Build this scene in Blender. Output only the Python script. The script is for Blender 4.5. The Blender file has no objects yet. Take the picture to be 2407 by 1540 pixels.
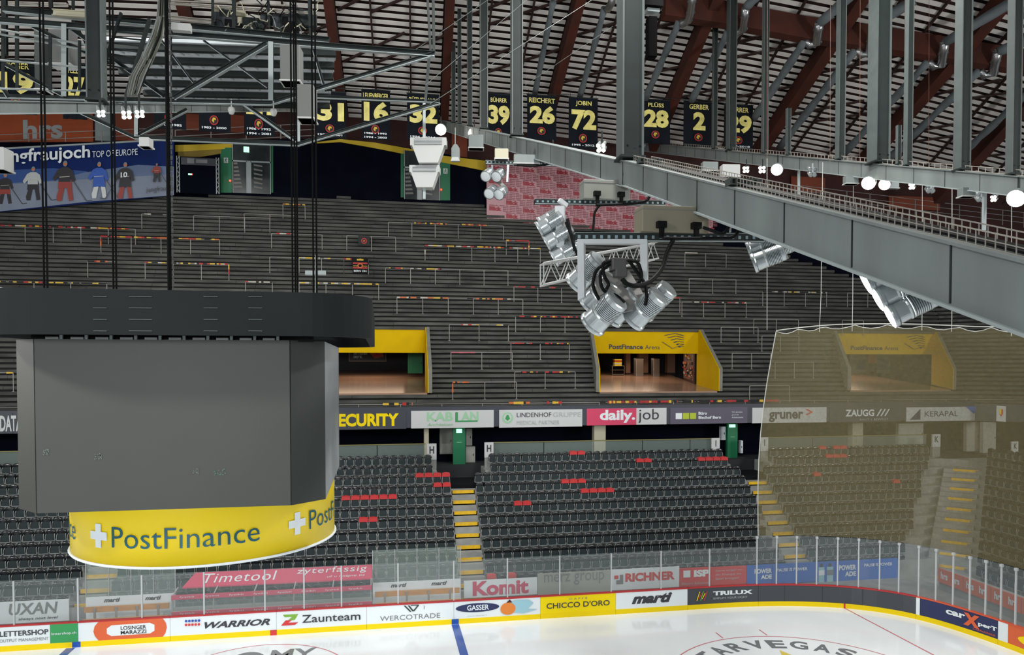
import bpy, math, random
from mathutils import Vector, Matrix
random.seed(7)
sc = bpy.context.scene
COL = sc.collection
# ---------------------------------------------------------------- camera
W_, H_ = 2407.0, 1540.0
F = 1740.0; TH = math.radians(1.5); CX = 1203.5; CY = 860 + F*math.tan(TH); CH = 10.28
PSI = math.atan(F/9797.0)
cam_d = bpy.data.cameras.new('camera'); cam = bpy.data.objects.new('camera', cam_d); COL.objects.link(cam)
cam.location = (0, 0, CH); cam.rotation_euler = (math.pi/2 - TH, 0, -PSI)
cam_d.sensor_width = 36; cam_d.lens = F/W_*36; cam_d.shift_y = (CY - H_/2)/W_
cam_d.clip_start = 0.1; cam_d.clip_end = 400
sc.camera = cam
# ---------------------------------------------------------------- world, exposure
wd = bpy.data.worlds.new('hall_air'); sc.world = wd; wd.use_nodes = True
bg = wd.node_tree.nodes['Background']; bg.inputs[0].default_value = (0.80, 0.88, 0.92, 1); bg.inputs[1].default_value = 0.25
sc.view_settings.view_transform = 'Standard'; sc.view_settings.look = 'None'
sc.view_settings.exposure = 0.0; sc.view_settings.gamma = 1; sc.view_settings.use_curve_mapping = False
# ---------------------------------------------------------------- lamps of the hall and added fill lights
def area(name, loc, size, power, aim=None, color=(1, .98, .95), sy=None):
    L = bpy.data.lights.new(name, 'AREA'); L.energy = power; L.color = color
    L.shape = 'RECTANGLE'; L.size = size; L.size_y = sy or size
    o = bpy.data.objects.new(name, L); COL.objects.link(o); o.location = loc
    d = (Vector(aim) if aim else Vector((loc[0], loc[1], -5))) - Vector(loc)
    o.rotation_euler = d.to_track_quat('-Z', 'Y').to_euler()
    return o
# rows of floodlights over the rink and stands, added fill lights for the roof at both sides, all outside the frame
for i, (x, y, z, p) in enumerate([(-13, 3, 18, 2000), (5, 15, 24.5, 2500), (22, 5, 21, 2300), (-14, 25, 26, 1300), (9.5, 25, 27.5, 1500)]):
    area('rink_floodlights', (x, y, z), 1.6, p, (x*0.8, y+9, 0))
area('stand_floodlights', (15, 21, 25.5), 2.5, 1100, (14, 40, 7))
area('stand_floodlights', (-4, 31, 27.8), 2.5, 650, (-6, 44, 7))
_a = area('front_fill_light', (-9, -20, 12), 6, 640, (-4, 20, 6.5), (.93, .97, 1), 4); _a.data.spread = math.radians(60)  # added soft fill from behind the camera, brightens the cube front
area('roof_fill_light', (-26, 18, 13), 4.0, 2600, (4, 44, 29)); area('roof_fill_light', (38, 14, 12), 4.0, 2800, (20, 43, 29))
for x in (-1.5, 16.8, 33.6):
    area('concourse_lamps', (x+.6, 50.0, 11.2), 5.0, 150, (x+.6, 49, 5), (1, .72, .50))
area('lower_concourse_lamps', (4.2, 41.0, 6.7), 1.0, 6, None)
# ---------------------------------------------------------------- projection helpers (photo pixel -> place in the hall)
_r = Vector((math.cos(PSI), -math.sin(PSI), 0)); _h = Vector((math.sin(PSI), math.cos(PSI), 0))
_f = _h*math.cos(TH) + Vector((0, 0, -math.sin(TH))); _u = _h*math.sin(TH) + Vector((0, 0, math.cos(TH)))
C0 = Vector((0, 0, CH))
def ray(x, y): return _f + _r*((x-CX)/F) + _u*((CY-y)/F)
def atd(x, y, d): return C0 + ray(x, y)*d
def atY(x, y, Y): v = ray(x, y); return C0 + v*(Y/v.y)
def atX(x, y, X): v = ray(x, y); return C0 + v*(X/v.x)
def atZ(x, y, Z=0.0): v = ray(x, y); return C0 + v*((Z-CH)/v.z)
def proj(p):
    q = Vector(p) - C0; w = q.dot(_f); return (CX + F*q.dot(_r)/w, CY - F*q.dot(_u)/w, w)
def roofz(X, Y): return 26 + .42*(52-Y) - (.0018*X*X + .01*X - .92)
def atroof(x, y, off=0.0):
    v = ray(x, y); lo, hi = 5.0, 110.0
    for _ in range(50):
        m = (lo+hi)/2; p = C0 + v*m
        if p.z < roofz(p.x, p.y) - off: lo = m
        else: hi = m
    return C0 + v*lo
TY0, TZ0, TS, TR, TT = 42.0, 7.75, 1.22, .29, .29/1.22
def atter(x, y, dz=0.0):
    v = ray(x, y); t = (TZ0+dz - TS*TY0 - CH)/(v.z - TS*v.y); return C0 + v*t
# ---------------------------------------------------------------- materials
MATS = {}
def hexc(r, g, b):
    f = lambda c: (c/255/12.92) if c/255 <= .04045 else ((c/255+.055)/1.055)**2.4
    return (f(r), f(g), f(b), 1)
def mat(name, rgb, rough=.6, metal=0.0, noise=0.0, nscale=3.0, emit=None, est=1.0, spec=.5, stretch=None, bump=0.0):
    if name in MATS: return MATS[name]
    m = bpy.data.materials.new(name); m.use_nodes = True; nt = m.node_tree; b = nt.nodes['Principled BSDF']
    c = hexc(*rgb); b.inputs['Base Color'].default_value = c
    b.inputs['Roughness'].default_value = rough; b.inputs['Metallic'].default_value = metal
    b.inputs['Specular IOR Level'].default_value = spec
    if noise or bump:
        tc = nt.nodes.new('ShaderNodeTexCoord'); mp = nt.nodes.new('ShaderNodeMapping')
        nt.links.new(tc.outputs['Object'], mp.inputs[0])
        if stretch: mp.inputs['Scale'].default_value = stretch
        n = nt.nodes.new('ShaderNodeTexNoise'); n.inputs['Scale'].default_value = nscale; n.inputs['Detail'].default_value = 5
        nt.links.new(mp.outputs[0], n.inputs[0])
        if noise:
            r = nt.nodes.new('ShaderNodeValToRGB'); e = r.color_ramp.elements
            e[0].position = .3; e[1].position = .7
            e[0].color = tuple(c[i]*(1-noise) for i in range(3)) + (1,); e[1].color = tuple(min(1, c[i]*(1+noise)) for i in range(3)) + (1,)
            nt.links.new(n.outputs[0], r.inputs[0]); nt.links.new(r.outputs[0], b.inputs['Base Color'])
        if bump:
            bp = nt.nodes.new('ShaderNodeBump'); bp.inputs['Strength'].default_value = bump
            nt.links.new(n.outputs[0], bp.inputs['Height']); nt.links.new(bp.outputs[0], b.inputs['Normal'])
    if emit:
        b.inputs['Emission Color'].default_value = hexc(*emit); b.inputs['Emission Strength'].default_value = est
    MATS[name] = m; return m
def see(name, rgb, alpha, rough=.1, pattern=None):
    """see-through sheet: transparent mixed with a thin diffuse and glossy film"""
    m = bpy.data.materials.new(name); m.use_nodes = True; nt = m.node_tree
    for n in list(nt.nodes): nt.nodes.remove(n)
    out = nt.nodes.new('ShaderNodeOutputMaterial'); mx = nt.nodes.new('ShaderNodeMixShader')
    tr = nt.nodes.new('ShaderNodeBsdfTransparent'); df = nt.nodes.new('ShaderNodeBsdfPrincipled')
    df.inputs['Base Color'].default_value = hexc(*rgb); df.inputs['Roughness'].default_value = rough
    mx.inputs[0].default_value = alpha
    if pattern:
        tc = nt.nodes.new('ShaderNodeTexCoord'); sx = nt.nodes.new('ShaderNodeTexNoise'); sx.inputs['Scale'].default_value = pattern
        nt.links.new(tc.outputs['Object'], sx.inputs[0])
        mr = nt.nodes.new('ShaderNodeMapRange'); mr.inputs[1].default_value = .3; mr.inputs[2].default_value = .7
        mr.inputs[3].default_value = alpha-.07; mr.inputs[4].default_value = alpha+.07
        nt.links.new(sx.outputs[0], mr.inputs[0]); nt.links.new(mr.outputs[0], mx.inputs[0])
    nt.links.new(tr.outputs[0], mx.inputs[1]); nt.links.new(df.outputs[0], mx.inputs[2]); nt.links.new(mx.outputs[0], out.inputs[0])
    MATS[name] = m; return m
WHITE = mat('white_print', (224, 232, 236), .5); BLACK = mat('black_rubber', (9, 9, 10), .6, spec=.15)
INK = mat('dark_ink', (52, 52, 58), .5); GREYINK = mat('grey_ink', (120, 122, 124), .5); LGREY = mat('pale_grey_print', (175, 180, 180), .5)
YEL = mat('yellow_print', (240, 214, 8), .45, spec=.2); RED = mat('red_print', (205, 50, 52), .5); BLUE = mat('blue_print', (28, 80, 170), .5)
GREEN = mat('green_print', (52, 150, 85), .5); NAVY = mat('navy_print', (34, 44, 88), .5); ORANGE = mat('orange_print', (214, 96, 52), .5)
PINK = mat('pink_print', (205, 62, 98), .5); PETROL = mat('petrol_ink', (28, 88, 104), .5)
PFL = mat('post_flange_steel', (84, 92, 91), .5, 0, .12, 2.0)
STEEL = mat('painted_grey_green_steel', (36, 43, 42), .6, 0, .12, 2.0, spec=.25); STEELL = mat('light_steel_edge', (150, 160, 160), .5)
GALV = mat('galvanised_steel', (120, 128, 127), .55, .1, .2, 1.0, stretch=(1, 1, .3)); CHROME = mat('cast_aluminium', (190, 196, 198), .3, .75, .08, 6)
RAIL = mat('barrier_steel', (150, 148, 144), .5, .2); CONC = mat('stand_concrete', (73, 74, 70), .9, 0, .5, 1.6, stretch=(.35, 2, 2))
COND = mat('shaded_riser_concrete', (30, 31, 29), .95, 0, .4, 2.0, stretch=(.35, 2, 2))  # riser tone darkened to paint in the shade under each nosing
CONCL = mat('bowl_concrete', (142, 144, 142), .85, 0, .2, 1.5); BROWN = mat('red_brown_timber', (70, 27, 12), .8, 0, .3, .7)
DARKB = mat('dark_brown_purlin', (44, 22, 17), .8); PANEL = mat('off_white_roof_board', (214, 210, 205), .8, 0, .08, 1.0)
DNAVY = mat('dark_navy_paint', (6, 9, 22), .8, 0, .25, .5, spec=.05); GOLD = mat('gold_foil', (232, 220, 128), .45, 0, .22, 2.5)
WHITEM = mat('white_enamel', (176, 178, 176), .4); EGREEN = mat('door_green', (10, 104, 66), .5)
LAMP = mat('lit_lamp_glass', (255, 255, 255), .3, emit=(255, 252, 240), est=14)
# ---------------------------------------------------------------- mesh builder
def V(*a): return Vector(a)
class MB:
    def __init__(s): s.v = []; s.f = []; s.m = []; s.mats = []
    def mi(s, m):
        if m not in s.mats: s.mats.append(m)
        return s.mats.index(m)
    def add(s, vs, fs, m):
        o = len(s.v); k = s.mi(m); s.v += [Vector(p) for p in vs]
        for f in fs: s.f.append([i+o for i in f]); s.m.append(k)
        return s
    def box(s, c, d, m, R=None):
        h = Vector(d)/2; vs = []
        for z in (-1, 1):
            for y in (-1, 1):
                for x in (-1, 1):
                    p = Vector((x*h.x, y*h.y, z*h.z)); vs.append((R @ p if R else p) + Vector(c))
        return s.add(vs, [(0, 2, 3, 1), (4, 5, 7, 6), (0, 1, 5, 4), (2, 6, 7, 3), (0, 4, 6, 2), (1, 3, 7, 5)], m)
    def bb(s, x0, x1, y0, y1, z0, z1, m): return s.box(((x0+x1)/2, (y0+y1)/2, (z0+z1)/2), (abs(x1-x0), abs(y1-y0), abs(z1-z0)), m)
    def frame(s, p, q, up=None):
        d = (Vector(q)-Vector(p)); L = d.length; d.normalize(); up = Vector(up or (0, 0, 1))
        if abs(d.dot(up)) > .98: up = Vector((0, 1, 0))
        sd = d.cross(up).normalized(); u2 = sd.cross(d).normalized(); return d, sd, u2, L
    def bar(s, p, q, w, h, m, up=None):
        p = Vector(p); q = Vector(q); d, a, b, L = s.frame(p, q, up); vs = []
        for e in (p, q):
            for i, j in ((-1, -1), (1, -1), (1, 1), (-1, 1)): vs.append(e + a*(i*w/2) + b*(j*h/2))
        return s.add(vs, [(3, 2, 1, 0), (4, 5, 6, 7), (0, 1, 5, 4), (1, 2, 6, 5), (2, 3, 7, 6), (3, 0, 4, 7)], m)
    def ibeam(s, p, q, w, h, m, m2=None, up=None):
        d, a, b, L = s.frame(p, q, up); t = max(.018, h*.09); p = Vector(p); q = Vector(q)
        s.bar(p, q, t, h-2*t, m, up); s.bar(p+b*(h/2-t/2), q+b*(h/2-t/2), w, t, m, up); s.bar(p-b*(h/2-t/2), q-b*(h/2-t/2), w, t, m2 or m, up); return s
    def tube(s, pts, r, m, n=6, cap=True):
        pts = [Vector(p) for p in pts]; rs = r if isinstance(r, (list, tuple)) else [r]*len(pts); rings = []
        prev = None
        for i, p in enumerate(pts):
            d = (pts[min(i+1, len(pts)-1)] - pts[max(i-1, 0)]).normalized()
            if prev is None:
                u = Vector((0, 0, 1)) if abs(d.z) < .9 else Vector((0, 1, 0)); a = d.cross(u).normalized()
            else: a = (prev - d*prev.dot(d)).normalized()
            prev = a; b = d.cross(a); rings.append([p + (a*math.cos(2*math.pi*k/n) + b*math.sin(2*math.pi*k/n))*rs[i] for k in range(n)])
        vs = [v for R in rings for v in R]; fs = []
        for i in range(len(pts)-1):
            for k in range(n): k2 = (k+1) % n; fs.append((i*n+k, i*n+k2, (i+1)*n+k2, (i+1)*n+k))
        if cap: fs.append(tuple(range(n))[::-1]); fs.append(tuple((len(pts)-1)*n+k for k in range(n)))
        return s.add(vs, fs, m)
    def lathe(s, prof, o, ax, m, n=20):
        """prof = [(radius, distance along axis)]"""
        o = Vector(o); ax = Vector(ax).normalized(); u = Vector((0, 0, 1)) if abs(ax.z) < .9 else Vector((1, 0, 0))
        a = ax.cross(u).normalized(); b = ax.cross(a); vs = []; fs = []
        for r, t in prof:
            for k in range(n): vs.append(o + ax*t + (a*math.cos(2*math.pi*k/n) + b*math.sin(2*math.pi*k/n))*max(r, 1e-4))
        for i in range(len(prof)-1):
            for k in range(n): k2 = (k+1) % n; fs.append((i*n+k, i*n+k2, (i+1)*n+k2, (i+1)*n+k))
        return s.add(vs, fs, m)
    def poly(s, pts, m): return s.add(pts, [tuple(range(len(pts)))], m)
    def slab(s, pts, off, m):
        """polygon extruded by vector off"""
        n = len(pts); off = Vector(off); a = [Vector(p) for p in pts]
        fs = [tuple(range(n)), tuple(range(2*n-1, n-1, -1))] + [(i, (i+1) % n, (i+1) % n + n, i+n) for i in range(n)]
        return s.add(a + [p+off for p in a], fs, m)
    def build(s, name, parent=None, smooth=False, bevel=0, loc=None):
        me = bpy.data.meshes.new(name)
        if parent is not None:
            pl = Vector(parent.get('_loc', (0, 0, 0)))
        elif loc is not None: pl = Vector(loc)
        else:
            xs = [v.x for v in s.v]; ys = [v.y for v in s.v]; zs = [v.z for v in s.v]
            pl = Vector(((min(xs)+max(xs))/2, (min(ys)+max(ys))/2, min(zs)))
        me.from_pydata([v-pl for v in s.v], [], s.f)
        for m in s.mats: me.materials.append(m)
        me.polygons.foreach_set('material_index', s.m)
        if smooth: me.polygons.foreach_set('use_smooth', [True]*len(s.f))
        me.update(); o = bpy.data.objects.new(name, me); COL.objects.link(o)
        if parent is not None: o.parent = parent; o['_loc'] = tuple(pl)
        else: o.location = pl; o['_loc'] = tuple(pl)
        if bevel:
            b = o.modifiers.new('bevel', 'BEVEL'); b.width = bevel; b.segments = 2; b.limit_method = 'ANGLE'
        return o
def tag(o, label=None, cat=None, group=None, kind=None):
    if label:
        if not 4 <= len(label.split()) <= 16: print('BADLABEL', label)
        o['label'] = label
    if cat: o['category'] = cat
    if group: o['group'] = group
    if kind: o['kind'] = kind
    return o
def T(name, label, cat, loc=(0, 0, 0), group=None, kind=None):
    o = bpy.data.objects.new(name, None); COL.objects.link(o); o.location = loc; o['_loc'] = tuple(loc); o.empty_display_size = .1
    return tag(o, label, cat, group, kind)
def copy_tree(o, parent=None):
    c = o.copy(); COL.objects.link(c)
    if parent: c.parent = parent
    for ch in KIDS.get(o.name, []): copy_tree(ch, c)
    return c
KIDS = {}
# ---------------------------------------------------------------- lettering
TC = {}
def textmesh(s, bold=0.0, shear=0.0, space=1.0):
    k = (s, bold, shear, space)
    if k in TC: return TC[k]
    cu = bpy.data.curves.new('t', 'FONT'); cu.body = s; cu.size = 1; cu.offset = bold; cu.shear = shear; cu.space_character = space; cu.resolution_u = 3
    ob = bpy.data.objects.new('t', cu); me = ob.to_mesh()
    vs = [(v.co.x, v.co.y) for v in me.vertices]; fs = [tuple(p.vertices) for p in me.polygons]
    ob.to_mesh_clear(); bpy.data.objects.remove(ob); bpy.data.curves.remove(cu)
    x0 = min(v[0] for v in vs); x1 = max(v[0] for v in vs); y0 = min(v[1] for v in vs); y1 = max(v[1] for v in vs)
    TC[k] = ([((x-x0)/(x1-x0), (y-y0)/(y1-y0)) for x, y in vs], fs); return TC[k]
def flat(O, U, Vv, N=None):
    O = Vector(O); U = Vector(U); Vv = Vector(Vv); N = Vector(N) if N is not None else U.cross(Vv).normalized()
    return lambda u, v, n=0: O + U*u + Vv*v + N*n
def art(parent, fm, items, lname='lettering', gname='logo', base=.012, step=.004):
    """items in panel fractions: t=text, r=rect, e=ellipse, p=polygon, l=line"""
    L = MB(); G = MB()
    for i, it in enumerate(items):
        n = base + step*i; k = it[0]
        if k == 't':
            _, s, x0, y0, x1, y1, m = it[:7]; bold = it[7] if len(it) > 7 else 0; sh = it[8] if len(it) > 8 else 0; spc = it[9] if len(it) > 9 else 1
            vs, fs = textmesh(s, bold, sh, spc); L.add([fm(x0+(x1-x0)*a, y0+(y1-y0)*b, n) for a, b in vs], fs, m)
        elif k == 'r':
            _, x0, y0, x1, y1, m = it; K = max(1, int(abs(x1-x0)*12))
            for q in range(K):
                a = x0+(x1-x0)*q/K; b = x0+(x1-x0)*(q+1)/K
                G.add([fm(a, y0, n), fm(b, y0, n), fm(b, y1, n), fm(a, y1, n)], [(0, 1, 2, 3)], m)
        elif k == 'e':
            _, cx, cy, rx, ry, m = it; G.poly([fm(cx+rx*math.cos(t*math.pi/12), cy+ry*math.sin(t*math.pi/12), n) for t in range(24)], m)
        elif k == 'p': G.poly([fm(a, b, n) for a, b in it[1]], it[2])
        elif k == 'l':
            _, a, b, w, m = it; dx = b[0]-a[0]; dy = b[1]-a[1]; ll = math.hypot(dx, dy); ox = -dy/ll*w/2; oy = dx/ll*w/2
            G.poly([fm(a[0]+ox, a[1]+oy, n), fm(a[0]-ox, a[1]-oy, n), fm(b[0]-ox, b[1]-oy, n), fm(b[0]+ox, b[1]+oy, n)], it[4])
    out = []
    if G.v: out.append(G.build(gname, parent))
    if L.v: out.append(L.build(lname, parent))
    return out
ORD = ['first', 'second', 'third', 'fourth', 'fifth', 'sixth', 'seventh', 'eighth', 'ninth', 'tenth', 'eleventh', 'twelfth', 'thirteenth', 'fourteenth', 'fifteenth', 'sixteenth', 'seventeenth', 'eighteenth', 'nineteenth']
TENS = {2: ('twenty', 'twentieth'), 3: ('thirty', 'thirtieth'), 4: ('forty', 'fortieth'), 5: ('fifty', 'fiftieth')}
def ordw(n):
    if n <= 19: return ORD[n-1]
    t, u = divmod(n, 10); return TENS[t][1] if u == 0 else TENS[t][0] + '-' + ORD[u-1]
# ================================================================ RINK
BP = [(-22, 29.15), (-10, 29.15), (0, 29.15), (8, 29.15), (12.5, 29.15), (15.2, 29.12), (17.5, 28.8), (19.4, 28.15), (20.75, 27.2), (21.6, 26.0), (22.15, 24.4), (22.5, 22.5), (22.6, 20), (22.6, 14)]
def crom(P, n):
    out = []
    for i in range(len(P)-1):
        p0 = P[max(i-1, 0)]; p1 = P[i]; p2 = P[i+1]; p3 = P[min(i+2, len(P)-1)]
        for k in range(n):
            t = k/n; q = []
            for c in (0, 1): q.append(.5*((2*p1[c]) + (-p0[c]+p2[c])*t + (2*p0[c]-5*p1[c]+4*p2[c]-p3[c])*t*t + (-p0[c]+3*p1[c]-3*p2[c]+p3[c])*t**3))
            out.append(tuple(q))
    out.append(P[-1]); return out
BS = crom(BP, 10); BL = [0.0]
for a, b in zip(BS, BS[1:]): BL.append(BL[-1] + math.hypot(b[0]-a[0], b[1]-a[1]))
def bpt(s):
    s = max(0, min(BL[-1]-1e-6, s)); i = 0
    while BL[i+1] < s: i += 1
    t = (s-BL[i])/(BL[i+1]-BL[i]); a = BS[i]; b = BS[i+1]; x = a[0]+(b[0]-a[0])*t; y = a[1]+(b[1]-a[1])*t
    d = Vector((b[0]-a[0], b[1]-a[1], 0)).normalized(); return Vector((x, y, 0)), d, Vector((d.y, -d.x, 0))
def bs_px(px):
    lo, hi = 0.0, BL[-1]
    for _ in range(40):
        m = (lo+hi)/2; p, _, _ = bpt(m)
        if proj(p)[0] < px: lo = m
        else: hi = m
    return lo
def bmap(s0, s1, z0, z1):
    def fm(u, v, n=0):
        p, d, nn = bpt(s0+(s1-s0)*u); q = p + nn*n; return Vector((q.x, q.y, z0+(z1-z0)*v))
    return fm
def bstrip(mb, s0, s1, z0, z1, th, m, n0=0.0):
    """closed strip along the rink border, th thick, its front n0 proud"""
    K = max(2, int((s1-s0)/.5)+1); vs = []; fs = []
    for i in range(K+1):
        p, d, nn = bpt(s0+(s1-s0)*i/K)
        for n, z in ((n0, z0), (n0, z1), (n0-th, z1), (n0-th, z0)): q = p+nn*n; vs.append((q.x, q.y, z))
    for i in range(K):
        for k in range(4): k2 = (k+1) % 4; fs.append((i*4+k, i*4+k2, i*4+4+k2, i*4+4+k))
    fs.append((3, 2, 1, 0)); fs.append((K*4, K*4+1, K*4+2, K*4+3)); mb.add(vs, fs, m)
# ice sheet
ICE = mat('ice', (234, 240, 243), .12, 0, .05, .35, spec=.5)
mb = MB(); pts = [(p[0], p[1], 0) for p in BS] + [(22.6, -4, 0), (-22, -4, 0)]
mb.slab(pts[::-1], (0, 0, -.2), ICE); ice = mb.build('floor', loc=(0, 0, 0)); tag(ice, kind='structure')
mb = MB(); mb.bb(-45, 60, -6, 44, -.6, -.21, CONCL); mb.bb(-45, 60, 29.45, 46, -.21, -.01, CONCL)
mb.bb(22.95, 60, -6, 29.45, -.21, -.01, CONCL)
mb.add([(12.5, 29.45, -.01), (22.95, 29.45, -.01), (22.95, 20, -.01)] + [], [(0, 2, 1)], CONCL)
o = mb.build('floor_surround', loc=(0, 0, 0)); tag(o, kind='structure')
BLUEI = mat('blue_ice_paint', (62, 92, 168), .2); REDI = mat('red_ice_paint', (205, 120, 130), .25); GREYI = mat('grey_ice_print', (112, 116, 120), .25)
YELI = mat('yellow_ice_print', (222, 200, 90), .25)
mb = MB(); mb.poly([(2.73, -4, .004), (3.03, -4, .004), (3.03, 29.1, .004), (2.73, 29.1, .004)], BLUEI); mb.build('blue_line', ice)
mb = MB(); mb.poly([(-11.3, -4, .004), (-11.0, -4, .004), (-11.0, 29.1, .004), (-11.3, 29.1, .004)], BLUEI); mb.build('blue_line', ice)
mb = MB(); mb.poly([(19.2, 10, .004), (19.27, 10, .004), (19.37, 28.15, .004), (19.3, 28.15, .004)], REDI)
mb.build('goal_line', ice)
mb = MB(); CC = Vector((13.55, 21.3, .006)); R0 = 4.55
for i in range(60):
    a = math.pi*2*i/60; b = math.pi*2*(i+1)/60
    mb.add([CC+V(math.cos(t)*r, math.sin(t)*r, 0) for t, r in ((a, R0), (b, R0), (b, R0-.05), (a, R0-.05))], [(0, 1, 2, 3)], REDI)
for dx in (-.9, .9): mb.poly([CC+V(dx, R0, 0), CC+V(dx+.05, R0, 0), CC+V(dx+.05, R0+.6, 0), CC+V(dx, R0+.6, 0)], REDI)
for px in ((-2.3, 2.0), (.6, 2.2)):
    p = [CC + V(px[0]+.9*(1 if i % 2 == 0 else .42)*math.sin(i*math.pi/5), px[1]+.9*(1 if i % 2 == 0 else .42)*math.cos(i*math.pi/5), 0) for i in range(10)]; mb.poly(p, YELI)
mb.build('face_off_circle', ice)
mb = MB(); word = 'STARVEGAS'
for i, ch in enumerate(word):
    vs, fs = textmesh(ch, .03); ang = math.radians(-49 + 98*i/(len(word)-1)); w = .62
    q = []
    for a, b in vs:
        r = 3.35 + b*.78; t = ang + (a-.5)*w/3.7; q.append(CC + V(math.sin(t)*r, math.cos(t)*r, .002))
    mb.add([CC + (v-CC) for v in q], fs, GREYI)
mb.build('painted_lettering', ice)
mb = MB(); O = atZ(628, 1560); fm = flat((O.x, 25.3, .006), (1.75, 0, 0), (0, 2.3, 0), (0, 0, 1))
for s, y0, y1 in (('MY', .5, 1.0), ('SPORTS', .02, .38)):
    vs, fs = textmesh(s, .02); mb.add([fm(a if s != 'MY' else a*.9, y0+(y1-y0)*b) for a, b in vs], fs, GREYI)
c = Vector((O.x-.75, 26.4, .006))
for i in range(28):
    a = math.radians(-50+i*10); b = a + math.radians(10)
    mb.add([c+V(math.cos(t)*r*.72, math.sin(t)*r*1.15, 0) for t, r in ((a, 1), (b, 1), (b, .66), (a, .66))], [(0, 1, 2, 3)], GREYI)
c2 = Vector((O.x-.2, 25.2, .005))
for i in range(64):
    a = math.pi*2*i/64; b = math.pi*2*(i+1)/64
    mb.add([c2+V(math.cos(t)*r, math.sin(t)*r, 0) for t, r in ((a, 3.0), (b, 3.0), (b, 2.95), (a, 2.95))], [(0, 1, 2, 3)], REDI)
mb.build('painted_lettering', ice)
# ---- board sections, each with its own advertisement
SKY = mat('pale_blue_print', (150, 195, 210), .5); FRUIT = mat('orange_fruit_print', (222, 128, 50), .5); GBG = mat('anthracite_board', (62, 66, 72), .3)
DG = mat('dark_green_print', (38, 58, 52), .5); LIME = mat('lime_print', (120, 170, 60), .5)
A, S = 't', 'r'
boards = [
 (-180, 184, WHITE, 'white rink board advertising a print shop, left end, with small green panel', [
    ('r', .82, 0, 1, 1, GREEN), (A, 'LETTERSHOP', .50, .50, .81, .78, INK, .02), (A, 'OUTPUT MANAGEMENT', .50, .2, .81, .36, GREYINK), (A, 'lettershop.ch', .83, .4, .99, .58, WHITE)]),
 (184, 400, WHITE, 'white rink board with orange barrel shape and white pill logo', [
    ('p', [(.22, 0), (.18, .25), (.165, .5), (.18, .78), (.22, 1), (.92, 1), (.955, .75), (.965, .5), (.95, .2), (.92, 0)], ORANGE),
    ('p', [(.36, .2), (.31, .34), (.31, .62), (.36, .78), (.78, .8), (.83, .68), (.83, .36), (.78, .22)], WHITE), (A, 'LOSINGER', .46, .5, .74, .7, INK, .02), (A, 'MARAZZI', .46, .26, .74, .46, INK, .02)]),
 (400, 650, WHITE, 'white rink board with black slanted sports-maker wordmark and coloured dots', [
    (A, 'WARRIOR', .32, .3, .94, .66, INK, .035, .35)] + [('e', .15+.03*i, .78, .012, .07, BLUE) for i in range(5)] + [('e', .15+.03*i, .58, .012, .07, RED) for i in range(5)]),
 (650, 862, WHITE, 'white rink board with red and green folded arrow logo', [
    ('p', [(.07, .82), (.24, .82), (.2, .5), (.13, .5), (.17, .68), (.09, .68)], LIME), ('p', [(.05, .22), (.2, .22), (.24, .36), (.13, .36), (.17, .5), (.1, .5)], RED), (A, 'Zaunteam', .28, .3, .93, .74, INK, .01)]),
 (862, 1067, WHITE, 'white rink board with grey striped letter logo above thin grey capitals', [
    (A, 'WERCOTRADE', .15, .14, .84, .42, GREYINK), ('l', (.43, .95), (.5, .58), .02, DG), ('l', (.475, .95), (.53, .6), .02, DG), ('l', (.53, .6), (.59, .95), .02, DG), ('l', (.5, .95), (.59, .95), .05, DG), ('l', (.655, .9), (.655, .7), .006, INK)]),
 (1067, 1270, WHITE, 'white rink board with blue oval logo and orange fruit in splashing water', [
    ('e', .27, .6, .25, .26, NAVY), (A, 'GASSER', .15, .45, .40, .76, WHITE, .02), (A, 'GOURMET', .15, .1, .38, .16, LGREY), ('p', [(.6, .7), (.7, .92), (.86, .9), (.92, .7), (.85, .35), (.97, .3), (.8, .12), (.68, .2)], SKY), ('e', .62, .44, .088, .36, FRUIT), ('p', [(.6, .8), (.64, .98), (.67, .8)], BROWN)]),
 (1270, 1447, YEL, 'yellow rink board advertising coffee in dark capitals', [
    (A, "CHICCO D'ORO", .08, .28, .92, .62, INK, .015), (A, 'CAFFÈ', .38, .74, .62, .88, GREYINK, 0, 0, 1.5)]),
 (1447, 1616, WHITE, 'white rink board with bold black slanted lower-case name', [(A, 'marti', .22, .26, .78, .86, INK, .05, .3)]),
 (1616, 1782, GBG, 'dark grey rink board with white capitals beside woven yellow emblem', [
    (A, 'TRILUX', .36, .5, .92, .76, WHITE, .04), (A, 'SIMPLIFY YOUR LIGHT', .36, .26, .85, .38, LGREY)] + [('l', (.13+.025*i, .25+.1*(i % 2)), (.17+.025*i, .8-.1*(i % 2)), .012, [YEL, RED, LIME][i % 3]) for i in range(5)]),
 (1782, 2153, GBG, 'blank dark grey rink boards around the corner bend', [('r', .18, .0, .183, 1, INK), ('r', .43, 0, .433, 1, INK), ('r', .68, 0, .683, 1, INK)]),
 (2153, 2346, NAVY, 'navy blue rink board with white name and large orange cross letter', [
    ('r', 0, 0, .045, 1, WHITE), (A, 'car', .36, .50, .6, .76, WHITE, .04), (A, 'perT', .76, .34, .99, .62, WHITE, .04), (A, 'X', .58, .2, .78, .9, ORANGE, .07), (A, 'CARROSSERIE', .7, .1, .97, .2, ORANGE)]),
 (2346, 2560, ORANGE, 'orange rink board with yellow disc at the right edge', [('r', 0, 0, .05, 1, WHITE), ('e', .32, .45, .22, .4, YEL), (A, 'McO', .16, .35, .48, .6, INK)]),
]
YK = mat('yellow_kick_strip', (236, 206, 8), .4, spec=.2); RT = mat('red_board_rail', (178, 44, 48), .4)
GRED = mat('orange_red_board_rail', (205, 84, 52), .4)
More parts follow.
